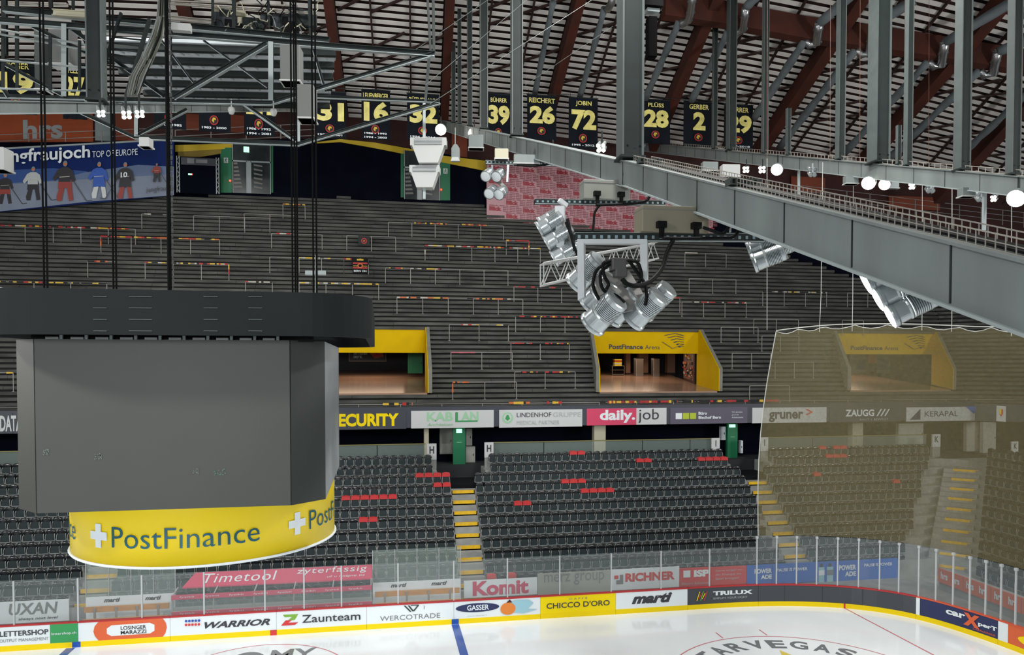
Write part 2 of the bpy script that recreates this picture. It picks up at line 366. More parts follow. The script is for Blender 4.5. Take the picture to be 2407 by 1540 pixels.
for px0, px1, mm, lab, items in boards:
    s0 = bs_px(px0) if px0 >= 0 else 4.0; s1 = bs_px(px1) if px1 <= 2407 else BL[-1]-2
    p, _, _ = bpt((s0+s1)/2); t = T('rink_board', lab, 'board', (p.x, p.y, 0))
    mb = MB(); bstrip(mb, s0+.005, s1-.005, .2, .89, .08, mm); mb.build('panel', t)
    mb = MB(); bstrip(mb, s0+.005, s1-.005, 0, .2, .09, YK, .012); kp = mb.build('kick_strip', t)
    mb = MB(); bstrip(mb, s0+.005, s1-.005, .89, .94, .14, RT if px1 < 2200 else GRED, .015); mb.build('top_rail', t)
    if px0 < 0:   # text placement measured inside the visible half
        k = (bs_px(0)-s0)/(s1-s0); items = [tuple([it[0], it[1]] + [(k+(c-.5)/.5*(1-k) if j in (0, 2) else c) for j, c in enumerate(it[2:6])] + list(it[6:])) if it[0] == 't' else ('r', k+(1-k)*.64, 0, 1, 1, GREEN) for it in items]
    if items: art(t, bmap(s0, s1, .2, .89), items)
    for cx, w, m in ((180, .28, BLUE), (643, .24, RED), (1070, .28, BLUE), (1985, .07, RED)):
        if px0 <= cx < px1:
            c = bs_px(cx); mb = MB(); bstrip(mb, c-w/2, c+w/2, .0, .2, .02, m, .02); mb.build('line_marker', t)
# ---- glass
GLASS = see('board_glass', (140, 150, 150), .17); GL2 = see('booth_glass', (160, 178, 172), .22)
POST = mat('glass_post', (178, 182, 184), .4)
posts = [-120, 33, 184, 334, 480, 623, 715, 803, 936, 1067, 1193, 1316, 1437, 1554, 1668, 1779, 1825, 1872, 1919, 1968, 2017, 2066, 2111, 2157, 2197, 2237, 2276, 2313, 2349, 2383, 2425]
behind = ['the print shop board', 'the orange barrel shaped logo', 'the orange logo, right half', 'the black slanted wordmark', 'the red line marker', 'the folded arrow logo', 'the long green-grey name', 'the thin grey capitals', 'the blue line marker', 'the blue oval logo', 'the fruit picture', 'the yellow coffee board', 'the slanted black name', 'the woven emblem board', 'the white capitals on dark grey board']
hts = []
for i in range(len(posts)-1):
    a = posts[i]; b = posts[i+1]; s0 = bs_px(a) if a >= 0 else bs_px(0)-2.4; s1 = bs_px(b) if b <= 2407 else bs_px(2407)+1.0
    top = 2.55 if a < 1770 else 3.0
    if a < 1770: lab = 'clear glass pane above %s, with upright at its left' % behind[min(i, 14)]
    else: lab = 'tall clear corner glass pane, %s from where the pane height steps up' % ordw(i-14)
    p, d, nn = bpt(s0); t = T('glass_panel', lab, 'glass panel', (p.x, p.y, .94), 'clear panes standing on the rink boards')
    mb = MB(); bstrip(mb, s0+.03, s1-.03, .95, top, .014, GLASS, -.04); mb.build('pane', t)
    mb = MB(); mb.bar((p.x-nn.x*.05, p.y-nn.y*.05, .94), (p.x-nn.x*.05, p.y-nn.y*.05, top-.02), .055, .055, POST, up=(nn.x, nn.y, 0))
    if a > 1770: mb.bar((p.x-nn.x*.05, p.y-nn.y*.05, top-.1), (p.x-nn.x*.05, p.y-nn.y*.05, top), .1, .1, POST, up=(nn.x, nn.y, 0))
    mb.build('post', t)
# ---- safety net above the corner glass
NET = see('net_mesh', (112, 104, 72), .50, .9, 9.0); ROPE = mat('white_rope', (190, 192, 186), .8)
s0 = bs_px(1782); s1 = BL[-1]-1
nt_ = T('safety_net', 'fine tan safety net hanging above the corner glass from a white rope', 'net', tuple(bpt(s0)[0] + V(0, 0, 3)))
mb = MB(); K = 60; vs = []; fs = []
topz = lambda f: 11.75 + .25*math.sin(math.pi*min(1, f*2.2)) - 1.0*max(0, f-.45)
for i in range(K+1):
    f = i/K; p, d, nn = bpt(s0+(s1-s0)*f); zt = topz(f) - .16*abs(math.sin(f*math.pi*14))
    for j in range(9):
        q = j/8; z = 3.02+(zt-3.02)*q; w = -.06 - .12*math.sin(q*math.pi)*(1+.5*math.sin(f*23)); P_ = p + nn*w
        lean = (1-f)**8*(1.2*q) if i == 0 else 0
        vs.append((P_.x + d.x*(.75*q - .25*math.sin(q*math.pi))*max(0, 1-f*6), P_.y, z))
for i in range(K):
    for j in range(8): fs.append((i*9+j, i*9+9+j, i*9+10+j, i*9+j+1))
mb.add(vs, fs, NET); mb.build('mesh', nt_)
mb = MB(); mb.tube([Vector(vs[j])+V(0, 0, 0) for j in range(9)], .02, ROPE, 5); mb.build('edge_rope', nt_)
mb = MB(); mb.tube([(vs[i*9+8][0], vs[i*9+8][1], topz(i/K)+.03) for i in range(K+1)], .022, ROPE, 5)
mb.tube([(vs[i*9+8][0], vs[i*9+8][1], vs[i*9+8][2]) for i in range(K+1)], .016, ROPE, 5); mb.build('top_rope', nt_)
# ================================================================ BEHIND THE BOARDS
def panel_ad(name, px0, px1, y0, y1, Y, mm, label, items, cat='advertising panel', th=.06, group=None):
    a = atY(px0, y1, Y); b = atY(px1, y1, Y); zt = atY((px0+px1)/2, y0, Y).z; zb = atY((px0+px1)/2, y1, Y).z
    t = T(name, label, cat, ((a.x+b.x)/2, Y, zb), group); mb = MB(); mb.bb(a.x+.01, b.x-.01, Y, Y+th, zb, zt, mm); mb.build('panel', t)
    if items: art(t, flat((a.x, Y, zb), (b.x-a.x, 0, 0), (0, 0, zt-zb), (0, -1, 0)), items)
    return t, a.x, b.x, zb, zt
YA = 31.85
GREIGE = mat('greige_print', (160, 162, 154), .5); MAUVE = mat('mauve_ink', (96, 96, 110), .5); HB = mat('blue_panel_print', (42, 100, 190), .5)
panel_ad('advertising_panel', -60, 163, 1414, 1465, YA, WHITE, 'white panel with grey angular name behind the glass at far left', [(A, 'UXAN', .36, .38, .88, .92, GREYINK, .02, .15), (A, 'always next level', .46, .1, .88, .26, INK, .01, .2)])
panel_ad('advertising_panel', 1090, 1263, 1362, 1402, YA, WHITE, 'white panel with large magenta name behind the glass', [(A, 'Komit', .12, .1, .88, .95, PINK, .04)])
panel_ad('advertising_panel', 1263, 1437, 1345, 1396, YA, GREIGE, 'greige panel with thin grey lower-case name behind the glass', [(A, 'merz group', .09, .42, .90, .95, GREYINK, 0)])
panel_ad('advertising_panel', 1437, 1597, 1336, 1384, YA, WHITE, 'white panel with bold red capitals and small red-grey squares', [(A, 'RICHNER', .2, .38, .93, .8, RED, .05), ('r', .04, .55, .1, .72, RED), ('p', [(.07, .3), (.17, .3), (.17, .75), (.12, .75), (.12, .5), (.07, .5)], GREYINK)])
panel_ad('advertising_panel', 1597, 1671, 1335, 1378, YA, RED, 'red panel with white square and white capitals', [('r', .12, .5, .34, .88, WHITE), (A, 'ISP', .45, .5, .95, .88, WHITE, .06), (A, 'Electro Solutions', .08, .1, .92, .24, LGREY)])
panel_ad('advertising_panel', 1671, 1755, 1332, 1374, YA, RED, 'red panel with three lines of pale small text', [(A, 'Gerne sorgen wir', .12, .72, .88, .86, LGREY), (A, 'die Energie ins', .12, .5, .84, .64, LGREY), (A, 'Spiel bringen!', .12, .26, .78, .42, LGREY)])
for i, (x0, x1, it, lb) in enumerate([(1755, 1815, [(A, 'POWER', .3, .55, .98, .8, WHITE, .04), (A, 'ADE', .55, .25, .98, .48, WHITE, .04)], 'leftmost blue drink panel with stacked white capitals'),
      (1815, 1918, [(A, 'PAUSE IS POWER', .1, .62, .8, .78, WHITE, .02)], 'blue panel with one line of small white capitals, left of the bottles'),
      (1918, 1963, [('r', .12, .0, .42, .75, SKY), ('r', .2, .75, .34, .92, INK), ('r', .55, .0, .88, .75, SKY), ('r', .64, .75, .78, .92, INK), ('r', .12, .35, .42, .6, WHITE), ('r', .55, .35, .88, .6, GREYINK)], 'blue panel picturing two drink bottles side by side'),
      (1963, 2020, [(A, 'POWER', .15, .55, .85, .8, WHITE, .04), (A, 'ADE', .4, .25, .85, .48, WHITE, .04)], 'blue drink panel with stacked white capitals, right of the bottles'),
      (2020, 2110, [(A, 'PAUSE IS POWER', .12, .68, .85, .82, WHITE, .02)], 'rightmost blue panel with one line of small white capitals')]):
    xm = (x0+x1)/2; panel_ad('advertising_panel', x0, x1, 1330-(xm-1755)*.05, 1374-(xm-1755)*.03, YA, HB, lb, it)
# white low wall below the panels
mb = MB(); mb.bb(6, 27, YA+.08, YA+.2, -.01, .8, CONCL); mb.bb(-30, -10.5, YA+.08, YA+.2, -.01, .6, CONCL); tag(mb.build('wall_bowl_front', loc=(0, 0, 0)), kind='structure')
WOOD = mat('bench_wood', (196, 142, 78), .55, 0, .15, 4, stretch=(.4, 4, 4))
for n, (x0, x1, lab, yb0, yb1) in enumerate([(190, 404, 'long pale wooden bench in the left penalty box beside the pink booth', 1431, 1404), (876, 1086, 'long pale wooden bench in the right penalty box beside the pink booth', 1395, 1370)]):
    Yb = 31.0; a = atY(x0, 1440, Yb).x; b = atY(x1, 1440, Yb).x
    t = T('bench', lab, 'bench', ((a+b)/2, Yb, 0))
    mb = MB(); mb.bb(a+.1, b-.1, Yb-.45, Yb-.05, .4, .45, WOOD); mb.build('seat', t, bevel=.01)
    mb = MB(); mb.bb(a+.1, b-.1, Yb+.02, Yb+.06, .66, .89, WOOD); mb.build('backrest', t, bevel=.01)
    for k in range(4):
        x = a+.5+(b-a-1)*k/3; mb = MB(); mb.bb(x-.04, x+.04, Yb-.4, Yb-.32, -.01, .4, RAIL); mb.bb(x-.04, x+.04, Yb-.4, Yb, .36, .4, RAIL); mb.bb(x-.04, x+.04, Yb-.03, Yb+.02, -.01, .84, RAIL); mb.build('leg', t)
    t = T('advertising_panel', 'long white panel with small black slanted names behind the %s bench' % ('left' if n == 0 else 'right'), 'advertising panel', ((a+b)/2, YA, .3))
    mb = MB(); mb.bb(a, b, YA-.35, YA-.29, .02, 1.12, WHITE); mb.build('panel', t)
    art(t, flat((a, YA-.35, .02), (b-a, 0, 0), (0, 0, 1.10), (0, -1, 0)), [(A, 'marti', .2, .80, .38, .95, INK, .04, .3), (A, 'marti', .66, .80, .84, .95, INK, .04, .3)])
    t = T('box_screen', 'clear side and rear glass around the %s penalty box' % ('left' if n == 0 else 'right'), 'glass screen', ((a+b)/2, YA, 1.3))
    mb = MB(); mb.bb(a, b, YA-.3, YA-.285, 1.13, 2.5, GL2); mb.build('pane', t)
    mb = MB()
    for k in range(5): x = a+(b-a)*k/4; mb.bb(x-.012, x+.012, YA-.33, YA-.28, 1.12, 2.5, POST)
    mb.build('frame', t)
# pink timekeeper booth
BY = 30.1; a = atY(403, 1440, BY).x; b = atY(874, 1440, BY).x
t = T('timekeeper_booth', 'pink and glass timekeeper booth with sloping lettered awning', 'booth', ((a+b)/2, BY, 0))
mb = MB(); mb.bb(a, b, BY, BY+.08, 0, .80, PINK); mb.build('counter_front', t)
mb = MB(); mb.bb(a, b, BY+.02, BY+.5, .80, .83, WHITEM); mb.build('counter_top', t)
mb = MB(); mb.bb(a, b, BY-.02, BY+.06, 1.27, 1.44, PINK); mb.build('fascia_band', t)
mb = MB(); sl = [(a+.5, YA-.1, 1.8), (b, YA-.1, 1.8), (b, BY+.8, 1.46), (a+.2, BY+.8, 1.46)]; mb.slab(sl, (0, 0, .05), PINK); aw = mb.build('awning', t)
fm = lambda u, v, n=0: V(a+.3+(b-a-.3)*u, BY+.8+(YA-.1-BY-.8)*v, 1.515+.34*v+n)
art(t, fm, [(A, 'Timetool', .08, .2, .47, .85, WHITE, 0, .1, 1.1), (A, 'zyterfassig', .58, .4, .97, .95, WHITE, 0, .1, 1.1), (A, 'uf u nidgne its', .75, .12, .96, .3, WHITE, 0, .2)], gname='trim')
mb = MB(); mb.bb(a, b, BY+.01, BY+.025, .83, 1.27, GL2); mb.bb(a, a+.015, BY, YA-.1, .83, 1.4, GL2); mb.build('glazing', t)
mb = MB()
for k in range(6): x = a+.03+(b-a-.06)*k/5; mb.bar((x, BY+.04, .8), (x, BY+.04, 1.4), .05, .05, WHITEM); mb.bar((x, BY+.06, 1.4), (x, BY+.85, 1.5), .04, .04, WHITEM)
mb.build('frame', t)
art(t, flat((a, BY, .66), (b-a, 0, 0), (0, 0, .12), (0, -1, 0)), [(A, 'fyzikli', .04+.12*i, .2, .11+.12*i, .8, WHITE) for i in range(8)])
art(t, flat((a, BY-.02, 1.28), (b-a, 0, 0), (0, 0, .15), (0, -1, 0)), [(A, 'fyzikli', .04+.12*i, .25, .11+.12*i, .8, WHITE) for i in range(8)])
OC = mat('chair_fabric', (48, 60, 62), .8)
chair = T('office_chair', 'dark office chair in the pink booth, leftmost', 'chair', (a+1.7, BY+.8, 0), 'office chairs in the pink booth'); cx = a+1.7
mb = MB(); mb.bb(cx-.24, cx+.24, BY+.55, BY+1.02, .5, .58, OC); mb.build('seat', chair, bevel=.02)
mb = MB(); mb.bb(cx-.22, cx+.22, BY+1.0, BY+1.06, .68, 1.2, OC); mb.build('backrest', chair, bevel=.02)
mb = MB(); mb.tube([(cx, BY+.8, .06), (cx, BY+.8, .5)], .03, BLACK)
for k in range(5): mb.bar((cx, BY+.8, .09), (cx+.28*math.cos(k*1.257), BY+.8+.28*math.sin(k*1.257), .05), .04, .04, BLACK)
mb.bar((cx, BY+.85, .5), (cx, BY+1.03, .8), .05, .03, BLACK); mb.build('base', chair)
KIDS[chair.name] = [c for c in COL.objects if c.parent == chair]
for k, dx in enumerate((1.5, 3.3, 4.6)):
    c = copy_tree(chair); c.location.x += dx; c['label'] = 'dark office chair in the pink booth, %s from its left end' % ['second', 'third', 'fourth'][k]
# ================================================================ LOWER BOWL
ROWS = 12; D0 = 32.6; DT = .66; DZ = .42
rowY = lambda k: D0+DT*k
rowZ = lambda k: .02+DZ*k
KX = lambda k: 26.2+DT*k*1.0     # where the row meets the corner stair
mb = MB()
for k in range(ROWS):
    for xa, xb in ([(-45, KX(k)+.3)] if k < 10 else [(-45, 2.95), (5.55, 19.75), (22.2, KX(k)+.3)]): mb.bb(xa, xb, rowY(k)-.36, 41.4 if k == ROWS-1 else rowY(k)+.32, rowZ(k)-.9, rowZ(k), CONCL)
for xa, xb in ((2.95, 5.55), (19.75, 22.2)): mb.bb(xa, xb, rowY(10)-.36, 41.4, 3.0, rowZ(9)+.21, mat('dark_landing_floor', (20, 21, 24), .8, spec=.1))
# corner and end stand
for k in range(ROWS):
    x0 = 27.6+DT*k
    mb.bb(x0-.36, x0+.34 if k < ROWS-1 else 60, -4, rowY(k)-1.3-.0, rowZ(k)-.9, rowZ(k)-.002, CONCL)
    p = V(KX(k)+.25, rowY(k)-.36, 0); q = V(x0-.36, rowY(k)-1.3, 0)
    mb.slab([(p.x, p.y, rowZ(k)-.004), (q.x, q.y, rowZ(k)-.004), (q.x+8-k*.5, q.y, rowZ(k)-.004), (p.x+4, p.y+5-k*.45, rowZ(k)-.004), (p.x, p.y+5-k*.45, rowZ(k)-.004)], (0, 0, -.5), CONCL)
tag(mb.build('floor_bowl_steps', loc=(0, 0, 0)), kind='structure')
# stairs
SY = mat('yellow_nosing', (222, 178, 30), .5, 0, .12, 5)
def stair(label, x0, x1, skew, kmax=10, base=0):
    t = T('stair', label, 'stair', ((x0+x1)/2, rowY(0), 0))
    mb = MB(); nl = []
    for k in range(kmax):
        ny = MB(); nl.append(ny)
        dx = skew*k; y = rowY(k)-.36; z = rowZ(k)
        mb.bb(x0+dx, x1+dx, y-.33, y+.01, z-.6, z-.21, CONCL); mb.bb(x0+dx, x1+dx, y, y+.34, z-.3, z+.004, CONCL)
        ny.bb(x0+dx+.04, x1+dx-.04, y-.014, y+.07, z-.15, z+.012, SY)
    mb.build('steps', t); [q.build('yellow_nosing', t) for q in nl]; return t
stair('concrete stair with yellow step edges between the two blocks, above the blue line', 3.42, 4.62, .02)
stair('concrete stair with yellow step edges at the net edge', 19.5, 20.7, .07)
stair('concrete stair with yellow step edges seen below the yellow drum', -12.5, -11.2, 0)
t = T('stair', 'corner stair with yellow step edges seen through the tan net', 'stair', (KX(0), rowY(0), 0)); mb = MB(); nl = []
dg = V(1, 1, 0).normalized(); sd = V(1, -1, 0).normalized()
for k in range(11):
    ny = MB(); nl.append(ny)
    for h in (0, 1):
        p = V(KX(k)-.15-(1-h)*.33, rowY(k)-.7-(1-h)*.33, 0); z = rowZ(k)-.21*(1-h)
        p = p + sd*.4; c = [p - sd*.3, p+sd*1.5, p+sd*1.5+dg*.5, p-sd*.3+dg*.5]; mb.slab([(q.x, q.y, z+.006) for q in c], (0, 0, -.42), CONCL)
        if h == 1: ny.slab([(q.x, q.y, z+.02) for q in (p+sd*.15-dg*.01, p+sd*1.45-dg*.01, p+sd*1.45+dg*.07, p+sd*.15+dg*.07)], (0, 0, -.13), SY)
mb.build('steps', t); [q.build('yellow_nosing', t) for q in nl]
t = T('stair', 'short stair with yellow edges in the end stand at right edge', 'stair', (27.4, 23.5, 0)); mb = MB(); nl = []
for k in range(10):
    ny = MB(); nl.append(ny)
    x = 27.6+DT*k-.36
    for h in (0, 1):
        z = rowZ(k)-.42+.21*(h+1); mb.bb(x+h*.33, x+h*.33+.34, 23.2, 24.4, z-.3, z+.008, CONCL)
        if h: ny.bb(x+h*.33-.012, x+h*.33+.06, 23.25, 24.35, z-.13, z+.016, SY)
mb.build('steps', t); [q.build('yellow_nosing', t) for q in nl]
# ---- seats
SHELL = mat('black_seat_shell', (20, 23, 25), .2, spec=.9); PAD = mat('dark_seat_pad', (44, 53, 55), .6, spec=.2); SFR = mat('seat_frame_grey', (150, 156, 156), .5, .1)
COVER = mat('red_cover_cloth', (196, 52, 54), .6)
def seat_parts():
    """origin on the tread; faces -Y. returns shell, pad, frame builders"""
    sh = MB(); w = .205; nu, cen = 8, [(.055, .42), (.045, .6), (.035, .73), (.03, .80), (.05, .838), (.09, .852), (.13, .835), (.155, .77), (.165, .6), (.16, .42)]
    vs = []
    for j, (cy, cz) in enumerate(cen):
        for i in range(nu+1):
            t = -1+2*i/nu; hd = max(0, cz-.62)/.23; ww = w*(1-.10*hd*hd); vs.append((t*ww, cy+.03*t*t*(1-hd)-(.0), cz-.075*hd*abs(t)**3.2))
    fs = [(j*(nu+1)+i, j*(nu+1)+i+1, (j+1)*(nu+1)+i+1, (j+1)*(nu+1)+i) for j in range(len(cen)-1) for i in range(nu)]
    for i0 in (0, nu): fs.append(tuple(j*(nu+1)+i0 for j in range(len(cen))))
    sh.add(vs, fs, SHELL)
    pd = MB(); o2 = [(-.15, .36), (.15, .36), (.165, .40), (.165, .60), (.12, .66), (-.12, .66), (-.165, .60), (-.165, .40)]
    pd.slab([(x, -.0+.05*(z-.27), z) for x, z in o2], (0, .07, 0), PAD)
    fr = MB(); o3 = [(-.17, .04, .66), (-.19, -.015, .58), (-.2, -.015, .36), (-.185, -.01, .345), (.185, -.01, .345), (.2, -.015, .36), (.19, -.015, .58), (.17, .04, .66)]
    fr.tube(o3, .013, SFR, 5); fr.bb(-.03, .03, .05, .15, .0, .45, SFR); fr.bb(-.2, .2, .08, .12, .35, .39, SFR); return sh, pd, fr
sh, pd, fr = seat_parts()
aisleH = [(3.42+.02*k, 4.62+.02*k) for k in range(12)]; aisleI = [(19.5+.07*k, 20.7+.07*k) for k in range(12)]
seats = []   # (block, row, index, x, y, z, yaw)
SP = .457
for k in range(ROWS):
    y = rowY(k)+.05; z = rowZ(k)
    if k >= 10: A1, B0, B1, C0_ = 2.75, 5.75, 19.6, 22.4
    else: A1, B0 = aisleH[k]; B1, C0_ = aisleI[k]
    x = A1-.25; i = 1
    while x > -21:
        if not (-12.75 < x < -11.0): seats.append(('a', k, i, x, y, z, 0))
        x -= SP; i += 1
    n = int((B1-B0)/SP)
    for j in range(n): seats.append(('b', k, j+1, B0+.26+SP*j, y, z, 0))
    x = C0_+.25; i = 1
    while x < KX(k)-.5: seats.append(('c', k, i, x, y, z, 0)); x += SP; i += 1
    yy = rowY(k)-2.4; i = 1
    while yy > 6:
        if not (23.0 < yy < 24.6): seats.append(('d', k, i, 27.65+DT*k, yy, z, -math.pi/2))
        yy -= SP; i += 1
def vis(s):
    q = V(s[3], s[4], s[5]+.7); u, v, d = proj(q)
    if not (4 < u < 2400 and v < 1470): return None
    if 32 < u < 765 and v < 1325-max(0, (u-400))*.13: return None
    if 410 < u < 872 and s[1] == 0: return None
    return d
cand = sorted([(vis(s), i) for i, s in enumerate(seats) if vis(s) is not None and s[0] != 'd'])
picked = set(i for _, i in cand[:300])
red = {('b', 6, 5), ('b', 6, 6), ('a', 8, 1), ('a', 8, 2), ('a', 9, 1), ('a', 9, 2), ('a', 9, 3), ('a', 9, 4), ('a', 5, 1+12), ('a', 5, 14), ('b', 9, 99), ('b', 11, 11), ('b', 11, 12), ('b', 10, 19), ('b', 10, 20),
       ('b', 7, 13), ('b', 7, 14), ('b', 7, 15), ('b', 7, 16), ('b', 8, 11), ('b', 8, 12), ('b', 8, 13), ('a', 5, 9), ('a', 5, 10), ('b', 10, 27), ('b', 10, 28), ('b', 10, 29), ('b', 10, 30), ('c', 11, 8), ('c', 11, 10), ('c', 11, 11), ('c', 10, 8), ('c', 10, 9), ('c', 10, 10), ('c', 8, 7), ('c', 7, 17),
       ('a', 7, 7), ('a', 7, 8), ('a', 7, 9), ('a', 7, 10), ('a', 7, 11), ('a', 7, 12), ('b', 0, 1), ('b', 0, 3)}
red -= {('a', 5, 13), ('a', 5, 14)}
proto = T('stadium_seat', 'black tip-up stadium seat', 'seat', (0, 0, 0)); 
p1 = sh.build('backrest', proto, smooth=True); p2 = pd.build('seat_pad', proto); p3 = fr.build('seat_frame', proto)
KIDS[proto.name] = [p1, p2, p3]; first = True
blk = {'a': 'left block, %s seat left of the blue-line stair', 'b': 'middle block, %s seat right of the blue-line stair', 'c': 'right block, %s seat right of the net-edge stair'}
rest = MB(); shf, pdf, frf = sh, pd, fr
for i, s in enumerate(seats):
    b, k, j, x, y, z, yaw = s
    if i in picked:
        c = proto if first else copy_tree(proto); first = False; c.location = (x, y, z); c.rotation_euler = (0, 0, yaw)
        c['label'] = ('black tip-up seat, %s row up, ' % ordw(k+1)) + blk[b] % ordw(j); c['group'] = 'black tip-up seats of the lower rows'
        assert len(c['label'].split()) <= 16, c['label']
    else:
        R = Matrix.Rotation(yaw, 3, 'Z')
        for mbb in (shf, pdf, frf):
            o = len(rest.v); rest.v += [R @ v + V(x, y, z) for v in mbb.v]
            for f, mi_ in zip(mbb.f, mbb.m): rest.f.append([q+o for q in f]); rest.m.append(rest.mi(mbb.mats[mi_]))
    if (b, k, j) in red:
        cv = MB(); pts = [(-.215, .0, .68), (.215, .0, .68), (.2, -.0, .83), (0, -.0, .865), (-.2, .0, .83)]
        cv.slab([V(*p)+V(x, y, z) for p in pts], (0, .2, .03), COVER)
        side = {'a': 'left', 'b': 'middle', 'c': 'right'}[b]
        tag(cv.build('seat_cover'), 'red cloth cover over seat in %s block, %s row up, %s from its stair' % (side, ordw(k+1), ordw(j)), 'seat cover', 'red headrest covers')
o = rest.build('stadium_seats', loc=(0, 0, 0), smooth=False); _si = rest.mats.index(SHELL); o.data.polygons.foreach_set('use_smooth', [m == _si for m in rest.m]); tag(o, 'black tip-up stadium seats filling the higher rows and the end stand', 'seats', kind='stuff')
# orange sponsor panels along the foot of the end stand
for i in range(8):
    X = 25.2; y1 = 29.85-i*1.5; y0 = y1-1.47
    t = T('advertising_panel', 'orange end-stand panel with white letters, %s from the corner' % ordw(i+1), 'advertising panel', (X, (y0+y1)/2, .6), 'orange panels along the end stand')
    mb = MB(); mb.bb(X, X+.06, y0, y1, .36, 1.0, ORANGE); mb.build('panel', t)
    art(t, flat((X, y1, .36), (0, -(y1-y0), 0), (0, 0, .64), (-1, 0, 0)), [(A, 'hrs', .12, .3, .4, .8, WHITE, .04), (A, 'hrs', .6, .3, .88, .8, WHITE, .04)])
mb = MB(); mb.bb(25.28, 25.5, 10, 29.9, -.01, .98, CONCL); tag(mb.build('wall_end_front', loc=(0, 0, 0)), kind='structure')
# ================================================================ UPPER STAND
# vomitories: (front left x, front right x, back left x, back right x)
VOM = [(-6.5, 2.66, -6.2, 2.72), (12.9, 20.46, 13.45, 20.65), (29.45, 36.8, 30.65, 38.25)]
VYF, VZF, VYB = 42.8, 8.72, 46.03
XL, XR = -40.0, 37.6
NS = 52
# back edge of terrace follows a gentle arc: Y of the wall for a given x
WPT = [(-40, 50.2), (-23.8, 52.35), (-13.5, 53.5), (-2.7, 53.8), (6.3, 53.67), (12, 53.1), (19, 52.29), (29.8, 50.8), (39, 48.1), (44, 45.5)]
def wallY(x):
    for (a, b), (c, d) in zip(WPT, WPT[1:]):
        if x <= c: return b+(d-b)*(x-a)/(c-a)
    return WPT[-1][1]
mb = MB()
for k in range(NS):
    z = TZ0+TR*k; y = TY0+TT*k; cuts = []
    for fl, fr_, bl, br in VOM:
        if z > VZF-.02 and y < VYB:
            t = (y-VYF)/(VYB-VYF); t2 = min(1, (y+.5-VYF)/(VYB-VYF)); cuts.append((fl+(bl-fl)*t-.16, fr_+(br-fr_)*t2+.16))
    # extent of this step limited by the wall arc
    xs = [x/2 for x in range(-80, 90) if wallY(x/2) > y-.1]
    if not xs: continue
    a, b = min(xs), min(max(xs), XR + .35*(y-TY0)); segs = []; cur = a
    for c0, c1 in cuts:
        if c0 > cur: segs.append((cur, min(c0, b)))
        cur = max(cur, c1)
    if cur < b: segs.append((cur, b))
    for s0_, s1_ in segs:
        x = s0_
        while x < s1_-.01:      # precast lengths with small offsets
            L = min(s1_-x, random.choice((3.6, 4.8, 6.0))); jz = random.uniform(-.008, .008)
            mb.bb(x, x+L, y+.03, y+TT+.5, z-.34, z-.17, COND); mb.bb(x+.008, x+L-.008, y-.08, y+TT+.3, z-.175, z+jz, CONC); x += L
tr = mb.build('floor_terrace_steps', loc=(0, 42, 7)); tag(tr, kind='structure')
# corner and end part of upper terrace
mb = MB()
for k in range(0, 30):
    z = TZ0+TR*k; o = TT*k
    p = [(XR+.35*o, TY0+o), (41.5+o*.7, 39.2+o*.5), (43.5+o, 34+o*.2), (43.5+o, 10)]
    q = [(a+.45, b+.25) for a, b in p]
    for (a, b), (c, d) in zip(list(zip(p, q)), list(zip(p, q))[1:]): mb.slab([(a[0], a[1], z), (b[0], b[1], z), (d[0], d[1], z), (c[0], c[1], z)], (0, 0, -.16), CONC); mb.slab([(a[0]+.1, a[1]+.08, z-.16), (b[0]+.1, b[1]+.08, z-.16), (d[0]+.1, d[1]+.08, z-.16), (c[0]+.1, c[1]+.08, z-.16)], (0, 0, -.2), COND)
o = mb.build('floor_terrace_corner', loc=(38, 30, 7)); tag(o, kind='structure')
# parapet band carrying the signs
PB = mat('slate_band', (58, 62, 72), .5)
mb = MB(); mb.bb(-40, XR, 41.55, 41.9, 6.82, 7.98, PB)
for p, q in (((XR, 41.7), (41.5, 39.0)), ((41.5, 39.0), (43.6, 33.5)), ((43.6, 33.5), (43.6, 10))): mb.bar((p[0], p[1], 7.3), (q[0], q[1], 7.3), .35, 1.1, PB)
mb.bb(-40, XR+6, 41.9, 44.5, 6.9, 7.4, CONC)
tag(mb.build('wall_parapet', loc=(0, 41.5, 6.8)), kind='structure')
YS = 41.52
LG = mat('light_green_print', (150, 200, 160), .5); PUR = mat('grey_purple_print', (84, 80, 98), .5); WARMGREY = mat('warm_white_print', (196, 200, 200), .5)
SG = 'sign boards along the upper parapet'
def sign(px0, px1, y0, y1, mm, label, items): return panel_ad('sign_board', px0, px1, y0, y1, YS, mm, label, items, 'sign', .05)
sign(-150, 31, 972, 1020, PB, 'dark sign with white bold capitals left of the video cube', [(A, 'DATA', .83, .1, 1.12, .88, WARMGREY, .03)])
sign(700, 955, 966, 1010, PB, 'dark sign with bold yellow serif capitals right of the video cube', [(A, 'SECURITY', .30, .16, .93, .85, YEL, .045)])
sign(966, 1161, 965, 1006, WARMGREY, 'white sign with pale green capitals and one darker green L', [(A, 'KAB', .19, .4, .5, .92, LG, .03), (A, 'AN', .6, .4, .81, .92, LG, .03), ('p', [(.53, .9), (.56, .9), (.56, .42), (.8, .42), (.8, .34), (.53, .34)], GREEN), (A, 'Architekten', .19, .12, .5, .3, LG, 0, .4)])
sign(1173, 1369, 963, 1004, WARMGREY, 'white sign with green ring emblem and grey capitals', [('e', .1, .55, .065, .32, LG), ('e', .1, .57, .045, .22, WARMGREY), ('p', [(.07, .5), (.09, .72), (.11, .72), (.13, .5), (.1, .38)], GREEN), (A, 'LINDENHOF', .21, .58, .62, .84, INK, 0), (A, 'GRUPPE', .64, .58, .98, .84, LGREY), (A, 'MEDICAL PARTNER', .21, .15, .72, .38, LGREY)])
